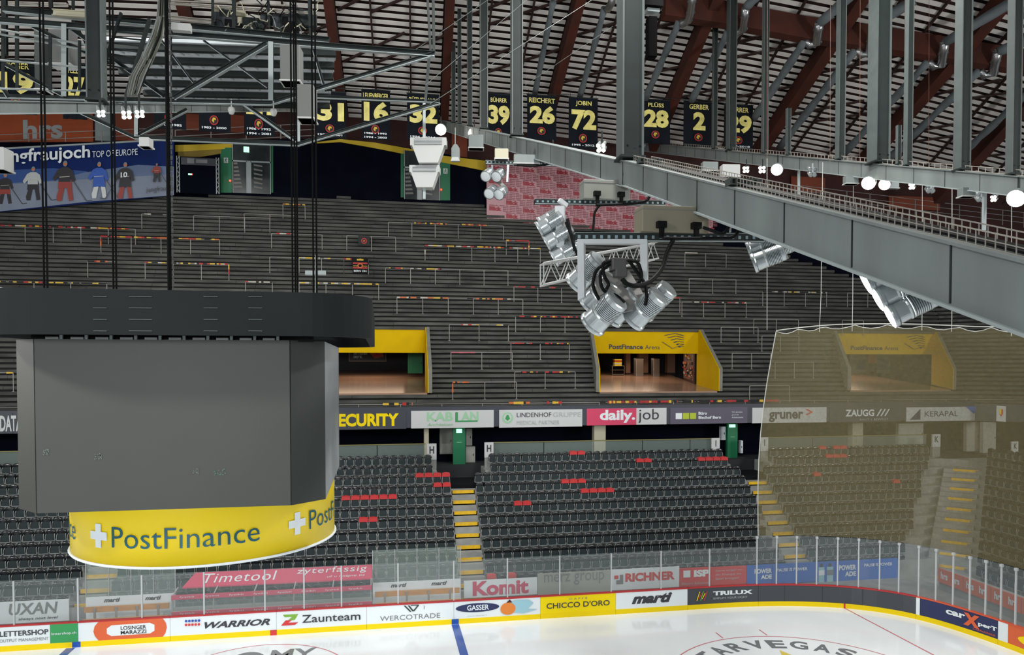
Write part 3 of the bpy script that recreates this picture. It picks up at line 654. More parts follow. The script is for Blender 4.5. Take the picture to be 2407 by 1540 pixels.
sign(1379, 1567, 960, 999, WARMGREY, 'half red half white sign with white and black lower-case words', [('r', 0, 0, .615, 1, PINK), (A, 'daily.', .16, .12, .6, .92, WHITE, .035), (A, 'job', .64, .1, .9, .95, INK, 0)])
sign(1575, 1757, 958, 996, PUR, 'grey-purple sign with one white and two green squares', [('r', .07, .3, .15, .68, WHITE), ('r', .16, .3, .24, .68, mat('bright_lime', (172, 190, 40), .5)), ('r', .25, .3, .33, .68, mat('bright_lime', (172, 190, 40), .5)), (A, 'Büro', .36, .56, .47, .74, WHITE, .03), (A, 'Bischof Bern', .36, .3, .65, .48, WHITE, .03), (A, 'Wir gestalten', .79, .64, .93, .74, WHITE), (A, 'gesunde', .79, .48, .88, .57, WHITE), (A, 'Arbeitsräume.', .79, .32, .94, .42, WHITE)])
sign(1768, 1943, 958, 994, WARMGREY, 'white sign with grey lower-case name and red arrowhead, crossed by net edge', [(A, 'gruner', .22, .06, .68, .72, INK, .03), ('l', (.72, .88), (.795, .68), .035, RED), ('l', (.795, .7), (.72, .5), .035, RED)])
sign(1950, 2117, 957, 992, PB, 'dark sign with white capitals and three slashes behind the net', [(A, 'ZAUGG', .22, .38, .62, .84, WHITE, .03), (A, 'BAUT + BEWEGT', .42, .1, .82, .24, LGREY)] + [('l', (.66+.055*i, .38), (.72+.055*i, .86), .02, WHITE) for i in range(3)])
sign(2130, 2293, 957, 990, WARMGREY, 'white sign with blue sail emblem and blue capitals behind the net', [('p', [(.05, .12), (.2, .12), (.2, .9)], NAVY), (A, 'KERAPAL', .26, .34, .74, .72, NAVY, 0), ('p', [(.85, 1), (1, 1), (1, .6), (.97, .5)], HB)])
t = T('sign_board', 'small square white sign with red and yellow shield on the corner parapet', 'sign', (40.6, 39.5, 6.9)); p = atY(2342, 990, 39.55); q = atY(2364, 992, 39.25)
mb = MB(); up = V(0, 0, .95); mb.slab([p, q, q+up, p+up], (.03, .05, 0), WARMGREY); mb.build('panel', t)
art(t, flat(p, q-p, up, (-.5, -.86, 0)), [('p', [(.3, .8), (.7, .8), (.7, .5), (.5, .3), (.3, .5)], RED), ('p', [(.3, .8), (.5, .8), (.5, .45), (.3, .5)], YEL)])
# front rail on the parapet with fan cloths tied to it
TB, TRd, TY = mat('black_tape', (20, 18, 18), .7), mat('red_tape', (168, 34, 34), .6), mat('yellow_tape', (206, 170, 50), .6); TWh = mat('white_tape', (176, 172, 160), .6)
TPK = mat('pink_tape', (184, 96, 110), .6); TOR = mat('orange_tape', (196, 98, 40), .6)
def tape(root, a, b, cols, r=.045, n=None, seed=0):
    rr = random.Random(seed); n = n or max(3, int((Vector(b)-Vector(a)).length/.16)); mb = MB(); a = Vector(a); b = Vector(b); x = 0; out = None
    while x < 1:
        l = rr.uniform(.5, 1.6)/n; e = min(1, x+l)
        if rr.random() > .9 and mb.v: out = mb.build('tape', root); mb = MB()
        else: mb.bar(a+(b-a)*x, a+(b-a)*e, r*2*rr.uniform(.85, 1.25), r*2*rr.uniform(.85, 1.3), rr.choice(cols))
        x = e
    return mb.build('tape', root) if mb.v else out
t = T('parapet_rail', 'long steel rail along the top of the sign parapet', 'railing', (10, 41.75, 7.95))
mb = MB(); mb.tube([(-38, 41.75, 8.13), (37.4, 41.75, 8.13), (41.2, 39.2, 8.13)], .022, RAIL, 6); mb.build('rail', t)
mb = MB(); x = -38
while x < 37: mb.bar((x, 41.75, 7.94), (x, 41.75, 8.13), .03, .03, RAIL); x += 2.3
mb.build('posts', t)
def railcloth(px0, px1, cols, label, seed):
    a = atY(px0, 950, 41.75); b = atY(px1, 950, 41.75); t = T('fan_tape', label, 'tape', (a.x, 41.75, 8.1), None)
    tape(t, (a.x, 41.75, 8.15), (b.x, 41.75, 8.15), cols, .06, None, seed)
railcloth(900, 970, [TB, TRd, TOR, TY], 'red black and yellow cloths tied to the parapet rail above the yellow capitals', 1)
railcloth(1196, 1245, [TOR, TB, TY], 'orange black tape on the parapet rail above the green ring sign', 2)
railcloth(1285, 1320, [TRd, TY], 'short red tape on the parapet rail above the grey capitals', 3)
railcloth(1410, 1592, [TB, TRd, TY, TRd], 'knotted red black and yellow scarves on the rail above the half red sign', 4)
railcloth(1605, 1830, [TB, TB, TRd, TY], 'even black red yellow striped tape on the rail, left of and under the net edge', 5)
# ---- recess under the parapet
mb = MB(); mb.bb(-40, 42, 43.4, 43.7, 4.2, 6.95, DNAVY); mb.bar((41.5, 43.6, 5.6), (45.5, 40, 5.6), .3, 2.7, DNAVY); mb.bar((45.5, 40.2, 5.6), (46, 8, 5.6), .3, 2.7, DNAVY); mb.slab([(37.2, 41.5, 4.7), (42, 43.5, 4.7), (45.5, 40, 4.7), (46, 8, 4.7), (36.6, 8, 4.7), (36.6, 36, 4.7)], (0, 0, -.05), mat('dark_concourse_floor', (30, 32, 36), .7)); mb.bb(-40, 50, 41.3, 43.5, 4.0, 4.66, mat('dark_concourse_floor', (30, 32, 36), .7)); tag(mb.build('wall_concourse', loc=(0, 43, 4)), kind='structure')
CREAM = mat('cream_column', (176, 172, 150), .7); BOXM = mat('pale_cabinet', (166, 168, 160), .6)
for x0, x1, Y, lab, mm, z0, z1 in [(1397, 1424, 41.8, 'cream concrete column under the half red sign', CREAM, 4.66, 6.9), (997, 1008, 41.8, 'thin cream column beside the left H sign', CREAM, 4.66, 6.9),
        (2004, 2029, 42.2, 'cream column seen through the net under the slash sign', CREAM, 4.66, 6.9)]:
    a = atY(x0, 1020, Y).x; b = atY(x1, 1020, Y).x; mb = MB(); mb.bb(a, b, Y, Y+.5, z0, z1, mm); mb.bb(a-.03, b+.03, Y-.03, Y+.53, z0, z0+.08, mm); tag(mb.build('column', bevel=.02), lab, 'column')
def cabinet(x0, x1, y0, y1, Y, lab, mm=BOXM, cat='cabinet', name='wall_cabinet'):
    a = atY(x0, y1, Y); b = atY(x1, y0, Y); t = T(name, lab, cat, (a.x, Y, a.z)); mb = MB(); mb.bb(a.x, b.x, Y, Y+.3, a.z, b.z, mm); mb.build('body', t, bevel=.015)
    mb = MB(); mb.bb(a.x+.04, b.x-.04, Y-.015, Y, a.z+.04, b.z-.04, mm); d = mb.build('door', t)
    mb = MB(); mb.bb(b.x-.12, b.x-.09, Y-.04, Y-.015, (a.z+b.z)/2-.06, (a.z+b.z)/2+.06, BLACK); mb.build('handle', t)
cabinet(1095, 1117, 1050, 1088, 42.6, 'pale square cabinet right of the green exit pillar above the blue-line stair')
cabinet(1034, 1064, 1006, 1068, 43.1, 'tall pale cabinet left of the green exit pillar')
cabinet(1096, 1110, 1008, 1048, 43.1, 'narrow pale cabinet high behind the green exit pillar')
cabinet(1695, 1706, 1003, 1035, 43.1, 'small framed notice left of the right-hand green pillar', WHITE, 'notice', 'framed_notice')
cabinet(1741, 1747, 1036, 1066, 42.6, 'thin white panel right of the right-hand green pillar', WHITE, 'notice', 'notice_panel')
cabinet(2112, 2171, 995, 1045, 42.2, 'wide grey panel behind the net under the sail sign')
cabinet(2272, 2303, 992, 1062, 41.9, 'tall pale door panel behind the net, left one of a pair')
cabinet(2311, 2342, 992, 1066, 41.2, 'tall pale door panel behind the net, right one of a pair')
LITG = mat('lit_exit_sign', (150, 255, 200), .4, emit=(170, 255, 205), est=1.5)
def greenpillar(x0, x1, ytop, ybot, Y, lab, ex=None):
    a = atY(x0, ybot, Y); b = atY(x1, ytop, Y); t = T('exit_pillar', lab, 'pillar', (a.x, Y, a.z)); mb = MB(); mb.bb(a.x, b.x, Y, Y+.25, a.z, b.z, EGREEN); mb.build('body', t)
    if ex:
        p = atY(ex[0], ex[3], Y-.12); q = atY(ex[2], ex[1], Y-.12); mb = MB(); mb.bb(p.x, q.x, Y-.1, Y, p.z, q.z, LITG); mb.build('exit_sign', t)
    art(t, flat((a.x, Y, a.z), (b.x-a.x, 0, 0), (0, 0, b.z-a.z), (0, -1, 0)), [('r', .3, .62, .7, .63, LG)])
greenpillar(1065, 1094, 1006, 1096, 42.0, 'green exit pillar above the blue-line stair', (1073, 1009, 1086, 1018))
greenpillar(1710, 1734, 996, 1079, 42.0, 'green exit pillar above the net-edge stair', (1716, 998, 1729, 1005))
# letter signs at the stair heads
def lsign(px0, px1, y0, y1, Y, ch, lab):
    a = atY(px0, y1, Y); b = atY(px1, y0, Y); t = T('block_sign', lab, 'sign', (a.x, Y, a.z))
    mb = MB(); mb.bb(a.x, b.x, Y, Y+.1, a.z, b.z, WARMGREY); mb.build('panel', t); mb = MB(); mb.bb(a.x+.02, b.x, Y+.02, Y+.22, 4.64, a.z+.02, CONCL); mb.build('post', t)
    art(t, flat((a.x, Y, a.z), (b.x-a.x, 0, 0), (0, 0, b.z-a.z), (0, -1, 0)), [(A, ch, .25 if ch != 'I' else .45, .38, .75 if ch != 'I' else .56, .84, INK, .03)])
lsign(1004, 1026, 1043, 1081, 40.2, 'H', 'white sign with letter H left of the blue-line stair')
lsign(1139, 1160, 1040, 1076, 40.2, 'H', 'white sign with letter H right of the blue-line stair')
lsign(1673, 1692, 1030, 1062, 40.2, 'I', 'white sign with letter I left of the right green pillar')
lsign(1788, 1806, 1028, 1061, 40.2, 'I', 'white sign with letter I beside the net edge')
lsign(2192, 2211, 1021, 1051, 40.4, 'K', 'white sign with letter K above the right block, left of its pair')
lsign(2379, 2394, 1038, 1066, 37.2, 'K', 'white sign with letter K near the right edge of the photo')
# glass balustrade behind the last row
for x0, x1, lab in ((-20.5, 2.4, 'clear balustrade behind the last row of the left block'), (6.1, 19.3, 'clear balustrade behind the last row of the middle block'), (22.6, 33.2, 'clear balustrade behind the last row, seen through the net')):
    t = T('balustrade', lab, 'balustrade', (x0, 40.5, 4.6)); x = x0; mb = MB()
    while x < x1-.2: e = min(x+2.9, x1); mb.bb(x+.02, e-.02, 40.46, 40.48, 4.66, 6.0, GL2); x = e
    mb.build('panes', t); mb = MB(); mb.bb(x0, x1, 40.44, 40.5, 6.0, 6.05, mat('dull_olive_trim', (120, 116, 70), .5)); mb.build('top_trim', t)
# ================================================================ VOMITORIES
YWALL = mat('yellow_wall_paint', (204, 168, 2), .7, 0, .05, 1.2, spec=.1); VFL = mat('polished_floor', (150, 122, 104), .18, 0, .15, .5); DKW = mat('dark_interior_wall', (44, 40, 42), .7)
CEDGE = mat('concrete_edge', (120, 120, 112), .8, 0, .15, 2)
vl = ['left yellow entrance partly hidden by the video cube', 'middle yellow entrance with dark lettering and line emblem', 'right yellow entrance with lettering, seen through the tan net']
for i, (fl, fr_, bl, br) in enumerate(VOM):
    t = T('stand_entrance', vl[i], 'entrance', ((fl+fr_)/2, VYF, VZF))
    zt = 12.62; zm = 11.08; YI = 57.0
    mb = MB(); mb.slab([(fl+.02, VYF-.1, VZF), (fr_-.02, VYF-.1, VZF), (fr_+1.5, YI, 9.95), (fl+.5, YI, 9.95)], (0, 0, -.12), VFL); tag(mb.build('floor_entrance'), kind='structure')
    mb = MB(); mb.slab([(bl-.1, VYB, zm), (br+.02, VYB, zm), (br, VYB, zt), (bl-.3, VYB, zt)], (0, .25, 0), YWALL); fs = mb.build('fascia', t)
    # side walls: yellow faces with a sloping concrete edge
    for sgn, f0, b0, nm in ((1, fr_, br, 'side_wall'), (-1, fl, bl, 'side_wall')):
        zf = 10.1
        prof = [(f0, VYF-.25, VZF), (b0, VYB+.2, VZF+.25), (b0+(.0), VYB+.2, zt+.02), (b0-(b0-f0)*.02, VYB-.2, zt+.02), (f0, VYF-.25, zf)]
        mb = MB(); mb.slab(prof, (sgn*.05, 0, 0), YWALL if sgn > 0 or i != 2 else CEDGE); mb.slab([(x+sgn*.05, y, z+(.03 if z > 9.5 else 0)) for x, y, z in prof], (sgn*.2, 0, 0), CEDGE); mb.build('side_wall', t)
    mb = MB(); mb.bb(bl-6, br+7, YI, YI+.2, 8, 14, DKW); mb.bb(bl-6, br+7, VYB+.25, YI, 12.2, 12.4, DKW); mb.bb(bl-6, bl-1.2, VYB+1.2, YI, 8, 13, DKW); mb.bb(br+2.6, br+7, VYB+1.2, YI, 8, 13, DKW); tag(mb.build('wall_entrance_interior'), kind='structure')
    fm = flat((bl, VYB, zm), (br-bl, 0, 0), (0, 0, zt-zm), (0, -1, 0)); B = INK
    def emblem(cx): return [('l', (cx-.085+.03*q, .72-.10*q+.05), (cx+.02+.006*q, .86-.11*q), .022, B) for q in range(6)] + [('l', (cx+.02+.006*q, .86-.11*q), (cx+.1, .76-.09*q), .018, B) for q in range(6)] + [('l', (cx-.11, .5), (cx-.01, .22), .008, B), ('l', (cx-.01, .22), (cx+.1, .4), .008, B)]
    if i == 0: art(t, fm, emblem(.32))
    else: art(t, fm, [(A, 'PostFinance', .15, .18, .47, .38, B, .03), (A, 'Arena', .49, .18, .63, .36, B, 0)] + emblem(.76 if i == 1 else .80))
# things seen inside the entrances
t = T('wall_poster', 'dark framed poster with white text inside the left entrance', 'poster', (-1.5, 56.9, 11)); p = atY(820, 850, 56.6); q = atY(908, 830, 56.6)
mb = MB(); mb.bb(p.x, q.x, 56.6, 56.66, p.z, p.z+1.2, mat('poster_frame', (150, 116, 90), .5)); mb.build('frame', t)
art(t, flat((p.x, 56.6, p.z), (q.x-p.x, 0, 0), (0, 0, 1.2), (0, -1, 0)), [('r', .02, .05, .98, .95, mat('poster_black', (24, 20, 20), .5)), (A, 'IMMER', .12, .62, .4, .76, WHITE, .03), (A, 'AN DEINER', .12, .42, .5, .56, WHITE, .03), (A, 'SEITE.', .12, .22, .36, .36, WHITE, .03), ('p', [(.55, .5), (.7, .75), (.9, .6), (.93, .3), (.7, .2)], TOR), ('p', [(.62, .3), (.75, .6), (.85, .3)], RED)])
cabinet(959, 994, 830, 878, 52.0, 'green door panel inside the left entrance', EGREEN, 'door', 'green_door')
PILL = mat('tan_pillar', (168, 128, 102), .6)
for x0, x1, lab in ((1472, 1482, 'thin tan pillar inside the middle entrance, leftmost'), (1502, 1524, 'broad tan pillar inside the middle entrance, between two steel bins'), (1569, 1587, 'tan pillar with orange poster inside the middle entrance, right')):
    Yp = 53.5; a = atY(x0, 850, Yp); b = atY(x1, 850, Yp); mb = MB(); mb.bb(a.x, b.x, Yp, Yp+.5, 9.55, 12.3, PILL); mb.bb(a.x-.02, b.x+.02, Yp-.02, Yp+.52, 9.55, 9.75, DKW); tag(mb.build('pillar'), lab, 'pillar')
STB = mat('brushed_steel', (150, 142, 134), .35, .7)
for x0, x1, lab in ((1495, 1513, 'steel bin left of the broad tan pillar'), (1536, 1551, 'steel bin right of the broad tan pillar')):
    Yp = 51.8; a = atY(x0, 871, Yp); b = atY(x1, 843, Yp); t = T('waste_bin', lab, 'bin', (a.x, Yp, a.z)); mb = MB(); mb.bb(a.x, b.x, Yp, Yp+.5, 9.35, b.z, STB); mb.build('body', t, bevel=.02); mb = MB(); mb.bb(a.x-.01, b.x+.01, Yp-.01, Yp+.51, b.z, b.z+.05, BLACK); mb.build('lid', t)
t = T('trolley', 'low steel trolley stacked with yellow trays inside the middle entrance', 'trolley', (15.6, 52.5, 9.5)); p = atY(1439, 862, 52.5); q = atY(1468, 862, 52.5)
mb = MB()
for z in (9.62, 9.95, 10.25): mb.bb(p.x, q.x, 52.5, 53.0, z, z+.04, STB)
for x in (p.x, q.x-.04): mb.bb(x, x+.04, 52.5, 52.54, 9.42, 10.3, STB)
mb.build('frame', t); mb = MB()
for k in range(5): mb.bb(p.x+.2, q.x-.2, 52.52, 52.95, 10.29+.1*k, 10.36+.1*k, [YEL, WHITE, YEL, RED, YEL][k])
mb.build('trays', t)
t = T('wall_poster', 'tall photo collage poster on the yellow side wall of the middle entrance', 'poster', (20.5, 45.8, 9.2))
fm = lambda u, v, n=0: V(20.62-.0*u+n*-1 + (1-u)*.45, 46.5+(1-u)*2.9, 9.02+.18*(1-u)+v*2.05)
mb = MB(); mb.slab([fm(0, 0), fm(1, 0), fm(1, 1), fm(0, 1)], (.06, 0, 0), mat('poster_border', (58, 30, 26), .5)); mb.build('panel', t)
rr = random.Random(3); its = [('r', .05, .12, .95, .98, mat('poster_base', (110, 84, 74), .5))]
for _ in range(34):
    cx, cy = rr.uniform(.12, .85), rr.uniform(.18, .92); its.append(('e', cx, cy, rr.uniform(.04, .1), rr.uniform(.02, .06), rr.choice([WARMGREY, BLACK, TRd, TOR, LGREY, PILL, INK, TY])))
art(t, fm, its, base=.02)
mb = MB(); Yp = 52.0; p = atY(2041, 905, Yp); q = atY(2062, 835, Yp); mb.bb(p.x, q.x, Yp, Yp+.4, 9.3, 12.3, DKW); mb.bb(p.x, q.x, Yp-.02, Yp, 10.5, 11.7, TOR); tag(mb.build('pillar'), 'dark pillar with orange notice inside the right entrance behind the net', 'pillar')
t = T('wall_poster', 'blue and white poster wall inside the right entrance behind the net', 'poster', (36, 54, 9.8)); p = atY(1998, 880, 54.); q = atY(2098, 880, 54.)
mb = MB(); mb.bb(p.x, q.x, 54.0, 54.1, 9.7, 12.2, WARMGREY); mb.build('panel', t); art(t, flat((p.x, 54, 9.7), (q.x-p.x, 0, 0), (0, 0, 2.5), (0, -1, 0)), [('p', [(.1, .1), (.95, .1), (.9, .35), (.6, .5), (.2, .4)], HB), ('r', .4, .55, .62, .95, BLUE), ('l', (.1, .8), (.95, .6), .05, TOR)])
# ================================================================ CRUSH BARRIERS
def barrier(xl, xr, y, npost, label, cols=None, spans=None, wrap=None):
    """xl/xr photo columns of the end posts, y the height of its rail there"""
    p = atter(xl, y, 1.0); k = max(0, round((p.z-1.0-TZ0)/TR)); z = TZ0+TR*k; Y = TY0+TT*k+.1
    a = atY(xl, y, Y).x; b = atY(xr, y, Y).x; t = T('crush_barrier', label, 'barrier', ((a+b)/2, Y, z))
    mb = MB(); mb.tube([(a, Y, z+.95), (a+.03, Y, z+1.0), (b-.03, Y, z+1.0), (b, Y, z+.95)], .024, RAIL, 6); mb.build('rail', t)
    for i in range(npost):
        x = a+(b-a)*i/(npost-1); mb = MB(); mb.tube([(x, Y, z-.01), (x, Y, z+1.0)], .022, RAIL, 6); mb.bb(x-.06, x+.06, Y-.05, Y+.05, z-.01, z+.02, RAIL); mb.build('post', t)
    if cols:
        for q, (u, v) in enumerate(spans or [(0, 1)]): tape(t, (a+(b-a)*u, Y, z+1.0), (a+(b-a)*v, Y, z+1.0), cols, .036, None, int(xl)+q)
    if wrap: tape(t, (a if wrap == 'l' else b, Y, z+.4), (a if wrap == 'l' else b, Y, z+.98), cols, .034, None, int(xl)+9)
    return t, a, b, Y, z
CB = [
 (333, 395, 503, 2, 'short yellow-black taped barrier under the snowy poster', [TY, TB, TWh], [(.1, .8)], None),
 (455, 634, 503, 4, 'plain barrier left of the hanging chains, below the green frame', None, None, None),
 (665, 717, 480, 2, 'short orange-black taped barrier high under the navy wall', [TB, TOR, TY], [(0, 1)], None),
 (574, 694, 505, 3, 'plain barrier touching the hanging chains, upper left', None, None, None),
 (-8, 318, 533, 6, 'long barrier at the far left with yellow dashes on dark tape', [TB, TWh, TY, TRd], [(0, .95)], None),
 (237, 516, 557, 5, 'barrier with red and yellow tape ending right of the black cable', [TRd, TY, TB, TOR], [(0, 1)], 'l'),
 (638, 757, 547, 3, 'barrier with one faint red tape left of the cables', [TRd, TWh], [(.1, .4)], None),
 (815, 930, 557, 3, 'barrier with small dark crest flag, left of centre', None, None, None),
 (913, 1183, 523, 6, 'long taped barrier in the middle just under the red lettered wall', [TRd, TB, TY, TOR], [(.22, .5), (.62, .85)], None),
 (206, 273, 614, 2, 'short barrier with twisted orange tape above the cube ring, left', [TOR, TB, TRd, TY], [(0, .7)], None),
 (341, 538, 618, 4, 'barrier with green-yellow and red tape above the cube ring', [TB, TY, TRd, TWh], [(0, 1)], 'r'),
 (634, 694, 604, 2, 'plain barrier left of the small pale camera unit', None, None, None),
 (703, 808, 607, 3, 'barrier with yellowish dots behind the small pale camera unit', [TY, TWh], [(0, .7)], None),
 (999, 1270, 578, 6, 'long yellow and white taped barrier left of the floodlight cluster', [TWh, TY, TB, TRd, TWh], [(.0, 1)], 'l'),
 (1190, 1243, 566, 2, 'short red and yellow wrapped barrier below the red lettered wall', [TRd, TY, TRd], [(0, 1)], 'r'),
 (808, 866, 609, 2, 'short barrier carrying a black and red fan shirt', [TRd, TB, TY], [(0, 1)], None),
 (-8, 251, 657, 4, 'barrier with black-yellow tape just above the cube ring, far left', [TY, TB, TRd, TB], [(0, 1)], None),
 (577, 640, 665, 2, 'short red-white taped barrier resting above the cube ring', [TRd, TWh, TB], [(0, 1)], None),
 (703, 890, 668, 4, 'barrier with black and white dots above the cube ring, right end', [TWh, TB, TY], [(0, 1)], None),
 (906, 1194, 633, 6, 'long barrier with one red cloth at its left end, centre', [TRd, TB, TY, TWh], [(.03, .14), (.2, .45)], None),
 (1208, 1320, 677, 3, 'barrier with dark red tape left of the near floodlight cans', [TB, TRd], [(0, 1)], None),
 (933, 1229, 695, 6, 'long barrier with pale yellow tape right of the cube ring', [TY, TWh, TB, TOR], [(0, .4), (.55, .9)], None),
 (1212, 1385, 740, 4, 'barrier with bright red cloth left of the middle entrance roof', [TRd, TB, TY, TRd], [(0, .9)], None),
 (1056, 1195, 761, 3, 'barrier with dark and gold tape right of the left yellow entrance', [TB, TY, TRd, TWh], [(.2, .5), (.8, 1)], None),
 (1201, 1338, 805, 3, 'barrier striped evenly red and yellow left of the middle entrance', [TRd, TY, TB], [(0, 1)], None),
 (1060, 1204, 828, 3, 'barrier with long pink tape right of the left yellow entrance', [TPK], [(0, .4)], None),
 (1210, 1352, 876, 3, 'barrier striped dark red and yellow beside the middle entrance foot', [TB, TRd, TY], [(.1, .9)], None),
 (1064, 1214, 900, 3, 'lowest barrier between left and middle entrances with orange tape end', [TOR, TB], [(0, .25)], 'l'),
 (1610, 1707, 596, 3, 'barrier with white dots right of the near floodlight cans', [TWh], [(0, .3)], None),
 (1620, 1730, 652, 3, 'plain barrier right of the near floodlight, upper one of two', None, None, None),
 (1793, 1943, 688, 4, 'barrier with pale tape dashes crossed by the white net ropes', [TWh, TB, TY], [(0, 1)], None),
 (1992, 2040, 690, 2, 'short plain barrier behind the lit floodlight face', None, None, None),
 (1603, 1754, 705, 4, 'barrier with red-white dashes above the right end of middle entrance', [TWh, TRd, TB], [(.15, 1)], None),
 (1772, 1877, 746, 3, 'plain barrier just above the net top corner', None, None, None),
 (1980, 2030, 748, 2, 'short plain barrier above the right entrance', None, None, None),
 (1695, 1782, 765, 3, 'plain barrier right of the middle entrance roof', None, None, None),
 (1791, 1878, 787, 3, 'plain barrier crossing the net edge near its top', None, None, None),
 (1721, 1812, 830, 3, 'plain barrier right of the middle entrance, mid height', None, None, None),
 (1822, 1912, 853, 3, 'plain barrier fully behind the net left of the right entrance', None, None, None),
 (1762, 1856, 909, 2, 'lowest barrier at the net edge above the grey name sign', None, None, None),
 (1535, 1598, 703, 2, 'short barrier with orange tape behind the near floodlight bracket', [TOR, TB, TRd], [(.5, 1)], None),
 (-20, 31, 880, 2, 'barrier with yellow wrapped corner left of the video cube', [TY], [(.7, 1)], None),
]
for xl, xr, y, n, lab, cols, spans, wrap in CB:
    r_ = barrier(xl, xr, y, n, lab, cols, spans, wrap)
    if 'fan shirt' in lab:
        _, a, b, Y, z = r_; t = T('fan_shirt', 'black fan shirt with red and yellow print hanging over a barrier', 'shirt', ((a+b)/2, Y-.06, z)); x0 = b-1.05
        fm = flat((x0, Y-.07, z+.1), (1.05, 0, 0), (0, 0, .95), (0, -1, 0))
        mb = MB(); mb.slab([fm(.06, 0), fm(.94, 0), fm(.94, .55), fm(1.02, .6), fm(1, 1), fm(.6, 1), fm(.5, .93), fm(.4, 1), fm(0, 1), fm(-.02, .6), fm(.06, .55)], (0, .03, 0), BLACK); mb.build('body', t)
        art(t, fm, [('r', .06, .62, .94, .72, TRd), ('r', .06, .3, .94, .4, TRd), ('r', .08, .46, .92, .5, TY), ('e', .5, .5, .17, .16, TOR), ('e', .5, .5, .1, .1, BLACK), ('r', .3, .85, .7, .95, TY), (A, 'BERN ON', .12, .08, .88, .2, WHITE, .02)])
    if 'crest flag' in lab:
        _, a, b, Y, z = r_; t = T('small_flag', 'small black flag with faint red ring crest on a plain barrier', 'flag', (a+.9, Y-.05, z)); fm = flat((a+.75, Y-.06, z+.35), (.75, 0, 0), (0, 0, .65), (0, -1, 0))
        mb = MB(); mb.slab([fm(0, 0), fm(1, 0), fm(1, 1), fm(0, 1)], (0, .02, 0), TB); mb.build('cloth', t); art(t, fm, [('e', .5, .5, .25, .3, TRd), ('e', .5, .5, .17, .2, TB), ('p', [(.4, .45), (.5, .62), (.6, .5), (.5, .4)], TOR)])
# ================================================================ BACK WALL
WT = [(-45, 23.5), (-24, 24.5), (-13.9, 25.4), (-8.4, 25.9), (-2.7, 26.3), (2, 25.9), (7.6, 25.2), (13, 24.5), (18.7, 23.6), (25, 22.0), (30, 20.2), (38, 17.5), (46, 15)]
def wtop(x):
    for (a, b), (c, d) in zip(WT, WT[1:]):
        if x <= c: return b+(d-b)*(x-a)/(c-a)
    return WT[-1][1]
mb = MB(); red_ = MB()
ZW = 22.0; pts = [(x/2.0, wallY(x/2.0)) for x in range(-80, 89, 2)]
for (x0, y0), (x1, y1) in zip(pts, pts[1:]):
    zb = TZ0+TS*(y0-TY0)-2.4; zt, zu = wtop(x0), wtop(x1)
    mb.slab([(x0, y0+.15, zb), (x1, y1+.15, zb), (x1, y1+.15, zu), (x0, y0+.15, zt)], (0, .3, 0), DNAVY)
tag(mb.build('wall_back', loc=(0, 53, 20)), kind='structure')
BRW = mat('dark_red_brown_wall', (64, 26, 20), .7, 0, .2, .5)
mb = MB(); mb.bb(-44, 66, 57.5, 57.8, 15, 29.5, BRW); tag(mb.build('wall_gallery', loc=(0, 57, 22)), kind='structure')
YST = mat('yellow_wall_stripe', (196, 166, 20), .5)
def wallstrip(name, pl, label, cat, m, th=.05, parent=None):
    """pl = [(px, ytop, ybottom)] laid on the curved wall"""
    mb = MB(); T3 = []
    for px, yt, yb in pl:
        lo = 48.0; hi = 56.0
        for _ in range(30):
            md = (lo+hi)/2; p = atY(px, yt, md)
            if md < wallY(p.x)+.08: lo = md
            else: hi = md
        T3.append((atY(px, yt, lo), atY(px, yb, lo)))
    for (a, b), (c, d) in zip(T3, T3[1:]): mb.slab([b, d, c, a], (0, .06, 0), m)
    o = mb.build(name, parent); 
    if label: tag(o, label, cat)
    return o, T3
wallstrip('wall_stripe', [(412, 341, 357), (530, 338, 350), (600, 335, 341)], 'yellow painted stripe under the gallery, tapering, right of the snowy poster', 'stripe', YST)
wallstrip('wall_stripe', [(745, 334, 337), (800, 327, 334), (880, 335, 348), (960, 349, 364), (1040, 366, 382), (1143, 378, 402)], 'yellow painted stripe above the navy wall left of the red lettered wall', 'stripe', YST)
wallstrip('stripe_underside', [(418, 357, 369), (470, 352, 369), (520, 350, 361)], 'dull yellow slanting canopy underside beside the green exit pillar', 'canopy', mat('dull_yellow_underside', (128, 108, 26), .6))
# green exit frames at the top
def wallpillar(x0, x1, y0, y1, lab, sgn=None):
    o, T3 = wallstrip('exit_pillar', [(x0, y0, y1), (x1, y0, y1)], lab, 'pillar', EGREEN)
    if sgn:
        cx, cy, w = sgn; a = T3[0][0]; Y = a.y-.04; p = atY(cx-w, cy+w*1.2, Y); q = atY(cx+w, cy-w*1.2, Y); t = T('exit_pictogram', 'white running figure pictogram on the %s green pillar' % ('left' if cx < 700 else 'right'), 'sign', tuple(p))
        fm = flat(p, (q.x-p.x, 0, 0), (0, 0, q.z-p.z), (0, -1, 0)); mb = MB(); mb.slab([fm(0, 0), fm(1, 0), fm(1, 1), fm(0, 1)], (0, .03, 0), WARMGREY); mb.build('panel', t)
        art(t, fm, [('e', .55, .82, .1, .09, EGREEN), ('l', (.5, .72), (.42, .4), .16, EGREEN), ('l', (.42, .42), (.2, .12), .1, EGREEN), ('l', (.44, .42), (.72, .3), .1, EGREEN), ('l', (.72, .3), (.72, .1), .1, EGREEN), ('l', (.25, .6), (.8, .62), .08, EGREEN)])
wallpillar(518, 545, 347, 453, 'green exit pillar with pictogram, left of the upper glazed stair door', (531, 377, 5))
wallpillar(636, 642, 342, 453, 'thin green frame right of the upper glazed stair door')
wallpillar(942, 950, 353, 464, 'thin green frame behind the pale loudspeakers')
wallpillar(1034, 1058, 372, 471, 'green exit pillar right of the pale loudspeakers', (1047, 402, 5))
GLD = mat('dim_door_glass', (40, 46, 48), .2, 0, .4, 1.5); TREADL = mat('dim_stair_tread', (112, 112, 108), .6)
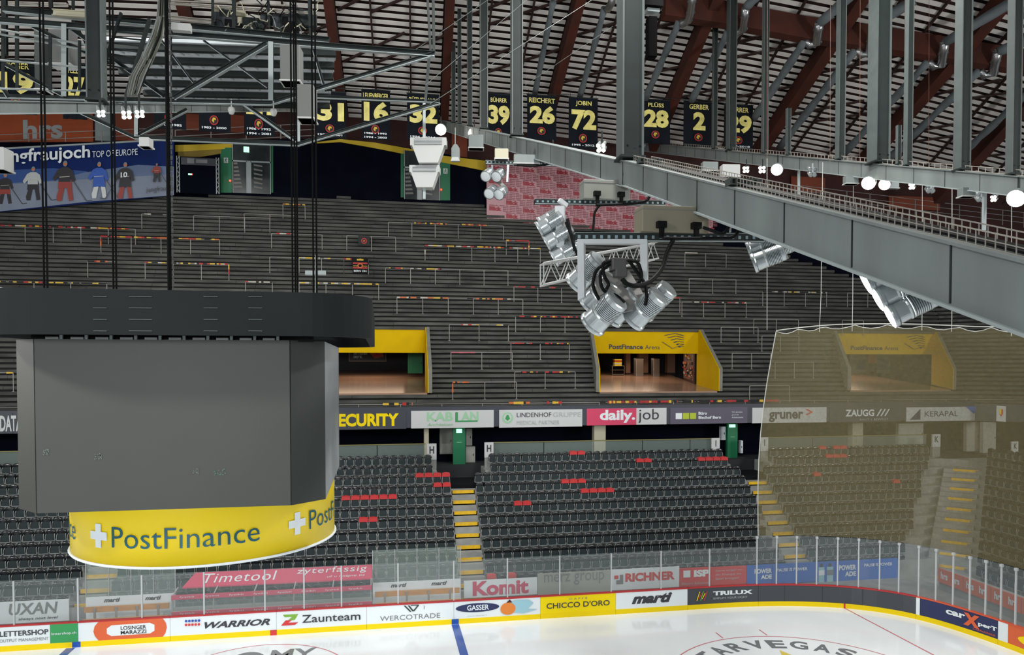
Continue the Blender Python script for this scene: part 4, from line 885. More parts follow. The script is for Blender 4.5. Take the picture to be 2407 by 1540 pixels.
def glazed(x0, x1, y0, y1, lab, lit):
    Y = wallY(atY((x0+x1)/2, y1, 53).x); a = atY(x0, y1, Y-.02); b = atY(x1, y0, Y-.02); t = T('stair_door', lab, 'door', tuple(a)); fm = flat(a, (b.x-a.x, 0, 0), (0, 0, b.z-a.z), (0, -1, 0))
    mb = MB(); mb.slab([fm(0, 0), fm(1, 0), fm(1, 1), fm(0, 1)], (0, .1, 0), GLD); mb.build('glazing', t)
    mb = MB()
    for u in (.0, .36, .47, .98): mb.slab([fm(u, 0, .03), fm(u+.02, 0, .03), fm(u+.02, 1 if u in (0, .98) else .66, .03), fm(u, 1 if u in (0, .98) else .66, .03)], (0, .05, 0), STEELL)
    mb.slab([fm(0, .64, .03), fm(1, .64, .03), fm(1, .67, .03), fm(0, .67, .03)], (0, .05, 0), STEELL); mb.slab([fm(.38, 0, .02), fm(.47, 0, .02), fm(.47, .64, .02), fm(.38, .64, .02)], (0, .04, 0), STEELL); mb.build('frame', t)
    art(t, fm, [('p', [(.04, .1+.08*k), (.26-.02*k, .11+.08*k), (.24-.02*k, .15+.08*k), (.03, .14+.08*k)], TREADL) for k in range(7)] + [('p', [(.56, .12+.09*k), (.78, .1+.09*k), (.78, .13+.09*k), (.55, .16+.09*k)], TREADL) for k in range(6)], gname='stair_seen_behind', base=.005, step=.001)
    if lit:
        mb = MB(); mb.slab([fm(.3, .84, .1), fm(.44, .84, .1), fm(.44, .95, .1), fm(.3, .95, .1)], (0, .06, 0), LITG); mb.build('exit_sign', t)
glazed(547, 636, 343, 453, 'glazed stair door with lit green exit sign, upper left', True)
glazed(950, 1034, 358, 468, 'glazed stair door behind the pale loudspeakers', False)
LED = mat('small_red_lamp', (255, 40, 30), .4, emit=(255, 60, 40), est=4)
for i, (x, y, l) in enumerate(((541, 425, 'left'), (1037, 446, 'right'))):
    p = atY(x, y, wallY(atY(x, y, 53).x)-.1); mb = MB(); mb.lathe([(0, 0), (.07, .0), (.07, .04), (0, .06)], p, (0, -1, 0), LED, 10); tag(mb.build('signal_lamp'), 'tiny red signal lamp on the %s upper green pillar' % l, 'lamp')
# kiosk with truss uprights
a = atY(414, 453, 52.9); b = atY(516, 372, 52.9); t = T('kiosk', 'dark kiosk front framed by two small truss uprights beside the poster', 'kiosk', tuple(a)); fm = flat(a, (b.x-a.x, 0, 0), (0, 0, b.z-a.z), (0, -1, 0))
mb = MB(); mb.slab([fm(0, 0), fm(1, 0), fm(1, 1), fm(0, 1)], (0, .2, 0), DNAVY); mb.build('front', t); mb = MB()
for u in (.03, .93):
    mb = MB()
    for uu in (u, u+.06): mb.bar(fm(uu, 0, .1), fm(uu, 1, .1), .05, .05, STEELL)
    for k in range(8): mb.bar(fm(u if k % 2 else u+.06, k/8, .1), fm(u+.06 if k % 2 else u, (k+1)/8, .1), .03, .03, STEELL)
    mb.build('truss_upright', t)
mb = MB(); art(t, fm, [('r', .12, .78, .9, .98, GBG), ('r', .26, .82, .42, .96, GREYINK), ('r', .46, .84, .72, .94, GREYINK), ('r', .28, .5, .36, .54, LITG), ('r', .36, .5, .38, .54, LED)], gname='menu_board')
# big poster with ice hockey players
YP = 52.0; a = atY(-70, 495, YP-.3); b = atY(408, 460, YP+.9)
t = T('wall_poster', 'wide blue snowy poster of outdoor ice hockey with white lettering', 'poster', (a.x, YP, a.z))
pA = atY(-70, 356, YP-.4); pB = atY(409, 330, YP+.6); pBb = atY(409, 459, YP+.6); pAb = atY(-70, 505, YP-.4)
def fmp(u, v, n=0):
    lo_ = pAb.lerp(pBb, u); hi_ = pA.lerp(pB, u); q = lo_.lerp(hi_, v); return V(q.x, q.y-n, q.z)
mb = MB(); mb.slab([fmp(0, 0), fmp(1, 0), fmp(1, 1), fmp(0, 1)], (0, .08, 0), mat('poster_navy', (18, 38, 92), .6, spec=.1)); mb.build('panel', t)
SN = mat('snow_print', (116, 126, 144), .6, 0, .12, .5); SK = mat('poster_sky', (24, 66, 130), .5); HAZ = mat('poster_haze', (84, 104, 138), .5)
px = lambda X_, Y_: ((X_+70)/479.0, 1-(Y_-(356-26*(X_+70)/479.0))/((505-356)-(505-459-26)*(X_+70)/479.0))
its = [('p', [px(-70, 432), px(60, 400), px(200, 405), px(320, 388), px(409, 392), px(409, 459), px(200, 470), px(-70, 500)], HAZ), ('p', [px(-70, 440), px(100, 428), px(230, 420), px(409, 410), px(409, 459), px(200, 475), px(-70, 505)], SN), ('p', [px(-70, 415), px(-40, 390), px(20, 400), px(120, 396), px(200, 404), px(120, 425), px(-70, 436)], SK)]
def player(cx, cy, h, jersey, pants, sock, stick=1):
    w = h*.2; P2 = lambda a_, b_: px(cx+a_*w, cy-b_*h)
    r = [('p', [P2(-1.1, .12), P2(-.5, .5), P2(.1, .5), P2(-.4, .0), P2(-1.0, .0)], sock), ('p', [P2(.2, .5), P2(.9, .48), P2(1.2, .02), P2(.6, .0)], sock), ('p', [P2(-.8, .58), P2(.9, .58), P2(1.0, .34), P2(.1, .36), P2(-.9, .34)], pants),
         ('p', [P2(-.9, .86), P2(-.3, .92), P2(.5, .92), P2(1.1, .84), P2(1.5, .56), P2(1.1, .52), P2(.8, .66), P2(.8, .52), P2(-.8, .52), P2(-.8, .66), P2(-1.3, .54), P2(-1.6, .62)], jersey), ('r', *P2(-.7, .64), *P2(.7, .68), TWh), ('e', *P2(.1, 1.02), h*.06/479, h*.075/130, HLM), ('r', *P2(-.15, .98), *P2(.35, 1.03), TOR), ('l', P2(1.2*stick, .55), P2(3.0*stick, .0), .004, INK), ('l', P2(3.0*stick, .0), P2(3.8*stick, .02), .01, INK)]
    return r
HLM = mat('helmet_print', (120, 122, 128), .5); JB = mat('player_black', (30, 28, 34), .5); JBL = mat('player_blue', (34, 80, 168), .5); JR = mat('player_red', (140, 50, 40), .5)
its += player(8, 480, 66, JB, JR, JB) + player(72, 472, 72, LGREY, JB, JB) + player(146, 474, 86, JB, JR, JR) + player(227, 468, 78, JBL, JBL, WARMGREY) + player(290, 469, 78, JB, JB, JR, -1) + player(368, 430, 40, JR, JB, JB)
u0, v0 = px(2, 392); u1, v1 = px(207, 352)
its += [(A, 'ungfraujoch', (2+70)/479, .70, (208+70)/479, .98, WHITE, .02), (A, 'TOP OF EUROPE', (213+70)/479, .76, (322+70)/479, .87, WHITE, 0), (A, '10', (281+70)/479, .38, (297+70)/479, .47, WHITE, .02), (A, 'jungfrau.ch', (343+70)/479, .06, (409+70)/479, .17, INK, 0)]
art(t, fmp, its, base=.02, step=.004)
mb = MB(); mb.bar(fmp(0, 1, .03)+V(0, 0, .05), fmp(1, 1, .03)+V(0, 0, .05), .1, .1, STEELL); mb.build('top_edge', t)
# gallery above the poster: orange banner, speakers, railings
Yg = 57.4
CBK = 0
t = T('banner', 'orange banner with white letters hrs on the gallery, upper left', 'banner', tuple(atY(20, 340, Yg))); a = atY(-40, 338, Yg); b = atY(218, 268, Yg); fm = flat(a, (b.x-a.x, 0, .6), (0, 0, b.z-a.z-.3), (0, -1, 0))
mb = MB(); mb.slab([fm(0, 0), fm(1, -.05), fm(1, 1), fm(0, 1.0)], (0, .1, 0), mat('orange_banner', (176, 78, 34), .6, 0, .15, .5)); mb.build('cloth', t); art(t, fm, [(A, 'hrs', .36, .1, .72, .72, LGREY, .03)])
for x0, x1, lab in ((224, 262, 'pale column on the gallery right of the orange banner'), (272, 318, 'short red-brown banner behind the lit lamps')):
    a = atY(x0, 330, Yg-.2); b = atY(x1, 268, Yg-.2); mb = MB(); mb.bb(a.x, b.x, Yg-.2, Yg, a.z, b.z, STEELL if 'pale' in lab else mat('rust_cloth', (140, 66, 40), .7)); mb.bb(a.x-.03, b.x+.03, Yg-.23, Yg+.02, b.z, b.z+.06, STEEL); tag(mb.build('cloth_banner'), lab, 'panel')
RC = mat('rust_cloth', (140, 66, 40), .7)
for x0, x1, y0, y1, lab in ((436, 468, 265, 305, 'rust cloth between the leftmost hanging number banners'), (540, 574, 268, 310, 'rust cloth left of the banner dated in two lines'), (1062, 1098, 300, 375, 'rust gallery door behind the lit lamp at centre'), (1860, 1940, 415, 450, 'rust panel on the gallery between the right-hand lamps'), (2090, 2210, 462, 490, 'rust panel behind the white cable tray at right')):
    a = atY(x0, y1, Yg-.1); b = atY(x1, y0, Yg-.1); mb = MB(); mb.bb(a.x, b.x, Yg-.1, Yg, a.z, b.z, RC); mb.bb(a.x, b.x, Yg-.13, Yg-.1, b.z-.1, b.z, BRW); tag(mb.build('cloth_banner'), lab, 'panel')
def galrail(px0, px1, y0, y1, lab):
    t = T('gallery_railing', lab, 'railing', tuple(atY(px0, y0, 54.0))); mb = MB(); a = atY(px0, y0, 54.2); b = atY(px1, y1, 54.2)
    for k in range(3): mb.tube([a-V(0, 0, .42*k), b-V(0, 0, .42*k)], .025, RAIL, 5)
    n = max(2, int((b.x-a.x)/1.9))
    for k in range(n+1): q = a.lerp(b, k/n); mb.bar(q, q-V(0, 0, 1.25), .05, .05, RAIL)
    mb.build('rails', t)
galrail(-20, 405, 318, 300, 'thin gallery railing above the snowy poster')
galrail(412, 740, 306, 290, 'thin gallery railing behind the hanging banners')
galrail(1880, 2407, 436, 500, 'thin gallery railing behind the white cable tray')
# red lettered wall
t = T('advertising_wall', 'pink wall covered in repeated red newspaper wordmarks', 'advertising wall', (12, 52.9, 20.5))
PKW = mat('pink_wall', (186, 142, 148), .6); RL = mat('crimson_print', (150, 32, 48), .5); RL2 = mat('pale_crimson_print', (140, 70, 80), .5)
w0 = atY(1144, 490, 52.95); w1 = atY(1720, 552, 51.6); zt0 = atY(1144, 380, 52.95).z; zt1 = atY(1720, 420, 51.6).z
zb0 = atY(1144, 492, 52.95).z; zb1 = atY(1720, 575, 51.6).z
def fmw(u, v, n=0):
    x = w0.x+(w1.x-w0.x)*u; y = w0.y+(w1.y-w0.y)*u; zt_ = zt0+(zt1-zt0)*u; return V(x, y-n, zt_-5.2+5.2*v)
mb = MB(); mb.slab([fmw(0, -.1), fmw(1, -.3), fmw(1, 1), fmw(0, 1)], (0, .06, 0), PKW); mb.build('panel', t)
bm = MB(); sm = MB(); vs, fs = textmesh('Blick', .06); vs2, fs2 = textmesh('Blick Blick Blick', .05)
for r in range(12):
    v = .95-.093*r
    for c in range(9):
        u = .01+.134*c - (.067 if r % 2 else 0)
        if -.005 < u < .95: bm.add([fmw(u+.048*a_, v-.058+.058*b_, .03) for a_, b_ in vs], fs, RL)
        for h in range(4):
            u2 = u+.054 if h < 3 else u
            if 0 < u2 < .92: sm.add([fmw(u2+(.076 if h < 3 else .12)*a_, v-.062+.0235*h+.014*b_, .02) for a_, b_ in vs2], fs2, RL2)
bm.build('lettering', t); sm.build('small_lettering', t)
# ================================================================ ROOF
def rp(x, y, off=0): return V(x, y, roofz(x, y)-off)
ribs_x = []
mb = MB()   # dark backing skin
NX, NY = 40, 16
X0, X1, Y0_, Y1_ = -46, 66, 16, 60
ycut = lambda x: 51.7-max(0, x-12)*.1
vs = [rp(X0+(X1-X0)*i/NX, Y0_+(ycut(X0+(X1-X0)*i/NX)-Y0_)*j/NY, -.45) for i in range(NX+1) for j in range(NY+1)]
fs = [(i*(NY+1)+j, i*(NY+1)+j+1, (i+1)*(NY+1)+j+1, (i+1)*(NY+1)+j) for i in range(NX) for j in range(NY)]
mb.add(vs, fs, DARKB); o = mb.build('ceiling', loc=(0, 30, 30)); tag(o, kind='structure')
# timber ribs: traced on the roof surface, they run up the slope
RIBS = [((795, 180), (772, 0), .5), ((1045, 275), (1058, 0), .5), ((1296, 250), (1367, -20), .55), ((1575, 250), (1668, 30), .62), ((1782, 360), (1950, 105), .72), ((2042, 370), (2232, 150), .8), ((2268, 400), (2420, 235), .8), ((480, 200), (420, -20), .5)]
rib_lines = []
for i, ((xa, ya), (xb, yb), w) in enumerate(RIBS):
    a = atroof(xa, ya, .5); b = atroof(xb, yb, .5); d = (b.x-a.x)/(b.y-a.y); P = []
    for k in range(13):
        y = 51 - (51-17)*k/12; x = a.x+d*(y-a.y); P.append((x, y)); 
    rib_lines.append((a.x, a.y, d))
    mb = MB()
    for (x0, y0), (x1, y1) in zip(P, P[1:]): mb.bar(rp(x0, y0, .45), rp(x1, y1, .45), w, .9, BROWN)
    tag(mb.build('timber_rib'), 'red-brown timber roof rib, %s from the left' % ordw([2, 3, 4, 5, 6, 7, 8, 1][i]), 'roof rib', 'timber ribs under the slatted roof')
bx = lambda y: sorted([X0] + [rx + d*(y-ry) for rx, ry, d in rib_lines] + [X1])
# white boards in bays between ribs, staggered, and the black mid rafters
mb = MB(); y = 17.0; p_ = .5
sp = math.cos(math.atan(.42))
while y < 58:
    B_ = bx(y)
    for i in range(len(B_)-1):
        a, b = B_[i]+.25, B_[i+1]-.25; n = max(1, round((b-a)/5.5)); oy = (i*.17) % p_
        for q in range(n):
            x0 = a+(b-a)*q/n+.06; x1 = a+(b-a)*(q+1)/n-.06; m = max(1, int((x1-x0)/3)); j = oy+.08*math.sin(q*2+i)
            for s_ in range(m):
                if y+j > ycut(x0): continue
                u0 = x0+(x1-x0)*s_/m; u1 = x0+(x1-x0)*(s_+1)/m; sk = -.0
                mb.slab([rp(u0, y+j, -.1), rp(u1, y+j, -.1), rp(u1, y+j+.25*sp, -.1), rp(u0, y+j+.25*sp, -.1)], (0, 0, .05), PANEL)
    y += p_*sp
o = mb.build('ceiling_boards', loc=(0, 30, 30)); tag(o, kind='structure')
mb = MB()
for i, (rx, ry, d) in enumerate(sorted(rib_lines)):
    for off in (2.7, 5.4):
        nb = sorted(rib_lines)[i+1] if i+1 < len(rib_lines) else (rx+8, ry, d); fr2 = off/8.1
        for k in range(10):
            y0 = 50.5-3.5*k; y1 = y0-3.5; L0 = rx+d*(y0-ry); R0_ = nb[0]+nb[2]*(y0-nb[1]); L1 = rx+d*(y1-ry); R1 = nb[0]+nb[2]*(y1-nb[1])
            a_ = rp(L0+(R0_-L0)*fr2, y0, .06); b_ = rp(L1+(R1-L1)*fr2, y1, .06); mb.bar(a_, b_, .1, .16, DARKB)
            if off < 3 and k in (1, 2, 5): # bracing crosses
                c_ = rp(L0+(R0_-L0)*.95, y0-.5, .1); mb.bar(a_, c_+V(0, -2, .8), .12, .12, DARKB); mb.bar(rp(L0+.4, y0, .1), rp(L0+(R0_-L0)*.6, y0-2.4, .1), .12, .12, DARKB)
o = mb.build('rafters', loc=(0, 30, 30)); tag(o, kind='structure')
# broad timber main beam across the slope at right
P = [atroof(x, y, .75) for x, y in ((1560, 15), (1700, 35), (1890, 70), (2090, 97), (2250, 122), (2420, 150))]
mb = MB()
for a, b in zip(P, P[1:]): mb.bar(a, b, .7, 1.25, BROWN)
tag(mb.build('timber_beam'), 'broad red-brown timber beam crossing the upper right of the roof', 'roof beam')
# ---- fabric ducts with silver elbows
DUCT = mat('grey_fabric_duct', (98, 106, 110), .8, 0, .2, 1.5, bump=.3); SILV = mat('silver_foil_elbow', (176, 178, 180), .25, .85)
def duct(a, b, elbow, up, lab, r=.28):
    t = T('air_duct', lab, 'duct', tuple(atroof(*a, 1.3))); A_ = atroof(*a, 1.3); B_ = atroof(*b, 1.3); mb = MB(); n = 9
    mb.tube([A_.lerp(B_, k/n) for k in range(n+1)], [r*(.85+.15*math.sin(k*2.2)) for k in range(n+1)], DUCT, 10); mb.build('fabric_hose', t, smooth=True)
    if elbow:
        pts = [atroof(*q, 1.55) for q in elbow]; mb = MB(); pts[0] = pts[0].lerp(B_, .3); mb.tube([B_] + pts, [r*.7] + [r*.92]*len(pts), SILV, 12)
        for q, w in zip(pts[1:], pts[2:] or pts[-1:]): mb.tube([q-V(0, 0, .04), q+V(0, 0, .06)], r*1.05, SILV, 12)
        mb.build('silver_elbow', t, smooth=True)
        if up: C_ = atroof(*up, 1.3); mb = MB(); mb.tube([pts[-1].lerp(C_, k/5) for k in range(6)], [r*.9, r*1.05, r*.95, r*1.05, r, r], DUCT, 10); mb.build('fabric_hose', t, smooth=True)
duct((1257, 222), (1300, 5), None, None, 'thin grey fabric duct, leftmost, behind the second thick column', .2)
duct((1363, 228), (1421, 20), [(1432, 24), (1437, 8), (1440, -14)], None, 'grey fabric duct ending at the top left of the thickest column', .22)
duct((1517, 232), (1598, 48), [(1607, 60), (1618, 48), (1623, 30), (1626, 5), (1630, -15)], None, 'grey fabric duct with silver elbow nearest the hanging black speaker', .25)
duct((1625, 237), (1712, 74), [(1738, 83), (1747, 68), (1750, 40), (1753, 18)], (1790, -20), 'grey fabric duct with silver elbow above the banner numbered two', .25)
duct((1771, 280), (1893, 94), [(1908, 112), (1920, 100), (1923, 70), (1926, 55)], (2000, -10), 'grey fabric duct with silver elbow, fourth from the right')
duct((1832, 348), (2012, 116), [(2030, 135), (2044, 124), (2048, 96), (2052, 60)], (2150, 0), 'grey fabric duct with silver elbow behind the broad right column')
duct((1983, 362), (2183, 144), [(2200, 164), (2213, 152), (2217, 125), (2221, 100)], (2420, -20), 'grey fabric duct with silver elbow, second from the right')
duct((2083, 380), (2304, 165), [(2318, 184), (2335, 172), (2340, 145), (2345, 122)], (2430, 88), 'grey fabric duct with silver elbow, rightmost')
duct((2268, 356), (2430, 205), None, None, 'grey fabric duct at the right edge without an elbow')
# ---- roof girders
def girder(pts, h, w, label, ext=0):
    t = T('roof_girder', label, 'girder', tuple(pts[0])); pts = list(pts)
    if ext: pts[0] = pts[0]+(pts[0]-pts[1]).normalized()*ext
    mb = MB()
    for a, b in zip(pts, pts[1:]): mb.bar(a-V(0, 0, h/2), b-V(0, 0, h/2), w, h-.06, GALV); 
    mb.build('web', t); mb = MB()
    for a, b in zip(pts, pts[1:]): mb.bar(a-V(0, 0, .015), b-V(0, 0, .015), w+.12, .03, GALV); mb.bar(a-V(0, 0, h-.015), b-V(0, 0, h-.015), w+.12, .03, STEELL)
    mb.build('flanges', t); mb = MB(); L = 0
    for a, b in zip(pts, pts[1:]):
        n = max(2, int((b-a).length/1.6)); 
        for k in range(n): q = a.lerp(b, k/n); mb.bar(q-V(0, 0, .04), q-V(0, 0, h-.04), .02, w+.02, STEEL, up=(1, 0, 0))
    mb.build('stiffeners', t); return t
d_of = lambda hp, h: h*F/hp
HG = .62
gA = [atd(2470, 614, d_of(182, HG)), atd(2407, 599, d_of(168, HG)), atd(1766, 455, d_of(86, HG)), atd(1480, 376, d_of(61, HG))]
gA = [gA[0], gA[3]]
g1 = girder(gA, HG, .3, 'large grey box girder coming from the right edge with wire tray on top', 9)
gB = [gA[1]+V(.0, .05, -.01), atd(1215, 319, d_of(41, HG)), atd(1040, 283, d_of(22, HG))]
girder([gB[0], gB[2]], HG, .3, 'far grey girder section running from the thickest column to the lit lamps')
gR = [atd(2470, 420, d_of(51, HG)), atd(1508, 336, d_of(19, HG))]
girder(gR, HG, .3, 'horizontal grey girder behind the large one, at right above the white lamps', 12)
HL = .30
gL = [atd(-60, 234, d_of(35, HL)), atd(700, 250, d_of(12, HL))]
girder(gL, HL, .2, 'pale galvanised girder at upper left under the platform', 6)
def along(g, px):
    lo, hi = 0.0, 1.0; inc = proj(g[1])[0] > proj(g[0])[0]
    for _ in range(40):
        m = (lo+hi)/2; u = proj(g[0].lerp(g[1], m))[0]
        if (u < px) == inc: lo = m
        else: hi = m
    return g[0].lerp(g[1], lo)
# cable tray on the near girder
WIRE = mat('white_wire', (158, 153, 144), .5)
t = T('cable_tray', 'white wire cable tray lying along the top of the large girder', 'cable tray', tuple(gA[1])); mb = MB()
a = along(gA, 2440)+V(-.1, 0, .0); b = along(gA, 1500)+V(-.1, 0, .0); w = V(.42, 0, 0); H1 = .14
L = (b-a).length; n = int(L/.12)
for q in (V(0, 0, H1), V(0, 0, .0), V(0, 0, H1*1.0)+w, w): mb.bar(a+q, b+q, .012, .012, WIRE)
mb.bar(a+V(0, 0, .07), b+V(0, 0, .07), .008, .008, WIRE)
for k in range(n+1):
    q = a.lerp(b, k/n); mb.bar(q, q+V(0, 0, H1), .008, .008, WIRE); mb.bar(q+w, q+w+V(0, 0, H1), .008, .008, WIRE); mb.bar(q+V(0, 0, .0), q+w, .008, .008, WIRE)
mb.build('wire_basket', t); mb = MB()
for k in range(5): mb.tube([a.lerp(b, i/12)+V(.06+.07*k+.02*math.sin(i*1.3+k), 0, .025) for i in range(13)], .018, BLACK, 5)
mb.build('cables', t)
t = T('cable_tray', 'far white wire tray on top of the horizontal girder at right', 'cable tray', tuple(gR[0])); mb = MB(); a = along(gR, 2440)+V(0, 0, .02); b = along(gR, 1560)+V(0, 0, .02); n = 110
for q in (V(0, 0, .16), V(0, 0, 0)): mb.bar(a+q, b+q, .02, .02, WIRE)
for k in range(n+1): q = a.lerp(b, k/n); mb.bar(q, q+V(0, 0, .16), .015, .015, WIRE)
mb.build('wire_basket', t)
# ---- hanging columns
def column(px, g, wpx, label, ytop=None, light=None):
    q = along(g, px); d = proj(q)[2]; w = wpx*d/F; top = roofz(q.x, q.y)-.3
    if ytop is not None: top = atY(px, ytop, q.y).z
    t = T('roof_post', label, 'column', tuple(q)); mb = MB(); mb.bb(q.x-w/2, q.x+w/2, q.y-w*.42, q.y+w*.42, q.z-.01, top, STEEL); mb.build('shaft', t, bevel=.01)
    mb = MB(); mb.bb(q.x+w*.42, q.x+w/2+.01, q.y-w*.5, q.y+w*.44, q.z, top, PFL); mb.bb(q.x-w*.52, q.x-w*.44, q.y-w*.5, q.y+w*.44, q.z, top, PFL); mb.build('flanges', t)
    mb = MB(); mb.bb(q.x-w*.6, q.x+w*.6, q.y-w*.55, q.y+w*.55, q.z-.005, q.z+.05, STEEL)
    for u in (-.3, .3): mb.box((q.x+u*w, q.y-w*.57, q.z+.25), (w*.08, w*.05, w*.08), BLACK)
    mb.build('base_plate', t)
column(1473, gA, 50, 'thickest dark steel column standing on the large girder')
column(1214, gB[::2], 25, 'thick dark steel column between the numbers 39 and 26')
column(1137, gB[::2], 17, 'grey steel column left of the banner numbered 39')
column(1104, gB[::2], 11, 'slim grey column, rightmost of the close group at centre')
column(1080, gB[::2], 8, 'slim grey column, middle of the close group at centre')
column(1066, gB[::2], 9, 'slim grey column, left of the close group at centre')
column(228, gL, 34, 'thick dark green-grey column at upper left')
column(2064, gR, 36, 'broad steel column standing on the horizontal girder at right')
column(1718, gR, 18, 'steel column covering part of the banner numbered 29')
column(2260, gR, 26, 'steel column, second from the right edge')
column(2380, gR, 22, 'steel column nearest the right edge of the photo')
column(1974, gR, 16, 'steel column left of the broad right one')
column(1797, gR, 12, 'slim steel column right of the banner numbered 29')
column(2133, gR, 14, 'slim steel column right of the broad right one')
column(1679, gR, 10, 'slim steel column right of the banner numbered two', 55)
column(1547, gR, 12, 'slim steel column crossing the banner numbered 28', 20)
column(1852, gR, 9, 'short slim post with a cap, left of the broad right column', 255)
column(2111, gR, 9, 'short slim post with a cap, right of the broad right column', 295)
# thin steel ropes and bracing wires
def wire(a, b, r, lab, m=None, cat='cable', nm='steel_cable'):
    mb = MB(); mb.tube([a, b], r, m or PFL, 5); return tag(mb.build(nm), lab, cat)
wire(atd(950, 135, 22), atd(1190, -30, 24), .008, 'thin bracing cable rising from the platform tip, upper one')
wire(atd(1000, 200, 22), atd(1250, -10, 26), .008, 'thin bracing cable rising from the platform tip, middle one')
wire(atd(1010, 245, 22), atd(1500, -70, 30), .008, 'thin bracing cable rising from the platform tip, lower one')
wire(atd(1235, 200, 30), atd(1440, 62, 30), .008, 'thin bracing cable between the two thick middle columns')
for x, y1 in ((965, 225), (1245, 330), (1258, 0)): pass
for i, x in enumerate((1804, 1952, 2022, 2127, 2184)):
    wire(atd(x, -30, 30), atd(x-1, 372+.09*(x-1800), 30), .008, 'very thin hanging wire in front of the right ducts, %s from the left' % ordw(i+1), m=mat('rusty_wire', (120, 84, 70), .6))
# hanging black speaker column with bracket
t = T('line_speaker', 'tall black speaker hanging right of the thickest column', 'speaker', tuple(atd(1531, 138, 18))); c = atd(1531, 90, 18); mb = MB(); mb.box(c, (.22, .25, .98), mat('speaker_black', (8, 8, 10), .8, spec=.05)); mb.build('cabinet', t, bevel=.02)
mb = MB(); mb.box(atd(1533, 12, 18), (.46, .3, .14), BLACK); mb.box(atd(1533, 27, 18), (.32, .2, .08), STEELL); mb.bar(atd(1531, -20, 18), atd(1531, 8, 18), .05, .05, STEEL); mb.build('bracket', t)
# ---- number banners
CL = mat('banner_black', (22, 26, 32), .85, 0, .15, .8, spec=.1)
YB = 46.0
CREST = lambda cx, cy, r: [('e', cx, cy, r, r*.62, TRd), ('e', cx, cy, r*.78, r*.48, TB), ('p', [(cx-r*.5, cy-.005), (cx-r*.2, cy+r*.35), (cx+r*.35, cy+r*.3), (cx+r*.5, cy), (cx+r*.1, cy+r*.05), (cx, cy-r*.35), (cx-r*.3, cy-r*.2)], TY)]
ban = [(-6, 85, 140, 268, 'NICHER', '19', '', 'dark banner with gold number, far left behind the railing'),
 (148, 203, 150, 280, 'TEZZE', '27', '', 'dark banner with gold number left of the thick column'),
 (362, 436, 172, 303, '', '', '1970 - 1982', 'dark banner with red ring crest just right of the lit lamps'),
 (468, 541, 178, 310, '', '7', '1983 - 2000', 'dark banner with one line of years ending 2000'),
 (574, 645, 182, 320, '', '21', '1986 - 1992|1994 - 2001', 'dark banner with gold number 21 and two lines of years'),
 (740, 813, 215, 325, '', '31', '1987 - 2001', 'dark banner with gold number 31, first right of the tall grey hanging boxes'),
 (850, 917, 212, 328, 'LEUENBERGER', '16', '1986 - 1992|1994 - 2003', 'dark banner with gold number 16 and two year lines, crossed by platform chord'),
 (957, 1032, 221, 330, 'RÜTHEMANN', '32', '1996 - 2014', 'dark banner with gold number 32 directly above the pale loudspeakers'),
 (1143, 1201, 221, 335, 'BÜHRER', '39', '1995 - 2001', 'dark banner with gold number 39 between two columns'),
 (1239, 1308, 224, 330, 'REICHERT', '26', '', 'dark banner with gold number 26, right of the second thick column'),
 (1337, 1405, 230, 350, 'JOBIN', '72', '1995 - 2012', 'dark banner with gold number 72 left of the thickest column'),
 (1507, 1575, 234, 338, 'PLÜSS', '28', '', 'dark banner with gold number 28 crossed by a slim column'),
 (1607, 1677, 239, 345, 'GERBER', '2', '', 'dark banner with single gold number 2'),
 (1702, 1770, 246, 352, 'FURRER', '29', '1997-2018', 'dark banner with gold number 29, rightmost of all')]
for x0, x1, y0, y1, nm, num, yrs, lab in ban:
    Yq = min(YB, wallY(atY(x0, y1, YB).x)-1); a = atY(x0, y1, Yq); b = atY(x1, y0, Yq); t = T('number_banner', lab, 'banner', tuple(a), 'gold numbered banners under the roof')
    top = atY((x0+x1)/2, y0, Yq).z; bot = atY((x0+x1)/2, y1, Yq).z
    fm = flat((a.x, Yq, bot), (b.x-a.x, 0, 0), (0, 0, top-bot), (0, -1, 0)); mb = MB(); n = 8; fr_ = []; bk = []
    for k in range(n+1): o_ = .04*math.sin(k*1.9+x0); fr_.append(fm(k/n, 0, o_)); bk.append(fm(k/n, 1, o_*.3))
    mb.add([fm(0, 0)]+[], [], CL)
    for k in range(n): mb.slab([fr_[k], fr_[k+1], bk[k+1], bk[k]], (0, .03, 0), CL)
    mb.v.pop(0) if False else None
    mb.build('cloth', t)
    big = (x1-x0)/(y1-y0)
    items = [(A, nm, .5-.055*len(nm) if len(nm) < 9 else .06, .82, .5+.055*len(nm) if len(nm) < 9 else .94, .93, GOLD, .02), (A, num, .08 if len(num) > 1 else .3, .36, .94 if len(num) > 1 else .72, .76, GOLD, .05)] + CREST(.48, .2, .14)
    items = [q for q in items if not (q[0] == 't' and not q[1])]
    if yrs:
        for q, yy in enumerate(yrs.split('|')): items.append((A, yy, .1, .045-.0*q+(.05 if '|' in yrs and q == 0 else 0)-(.03 if q else 0), .88, .085+(.05 if '|' in yrs and q == 0 else 0)-(.03 if q else 0), WHITE, .03))
    art(t, fm, items, base=.07, gname='crest')
    mb = MB(); mb.tube([fm(-.02, 1.0, .0), fm(1.02, 1.0, .0)], .03, STEEL, 5); mb.bar(fm(.05, 1.0), fm(.05, 1.0)+V(0, 0, .35), .02, .02, STEEL); mb.bar(fm(.95, 1.0), fm(.95, 1.0)+V(0, 0, .35), .02, .02, STEEL); mb.build('hanging_bar', t)
mb = MB(); mb.tube([atY(-40, 150, YB-.15), atY(480, 175, YB-.15), atY(800, 208, YB-.15), atY(1150, 217, YB-.15), atY(1500, 228, YB-.15), atY(1800, 243, YB-.15)], .02, STEEL, 5); tag(mb.build('steel_cable'), 'long steel cable from which the gold numbered banners hang', 'cable')
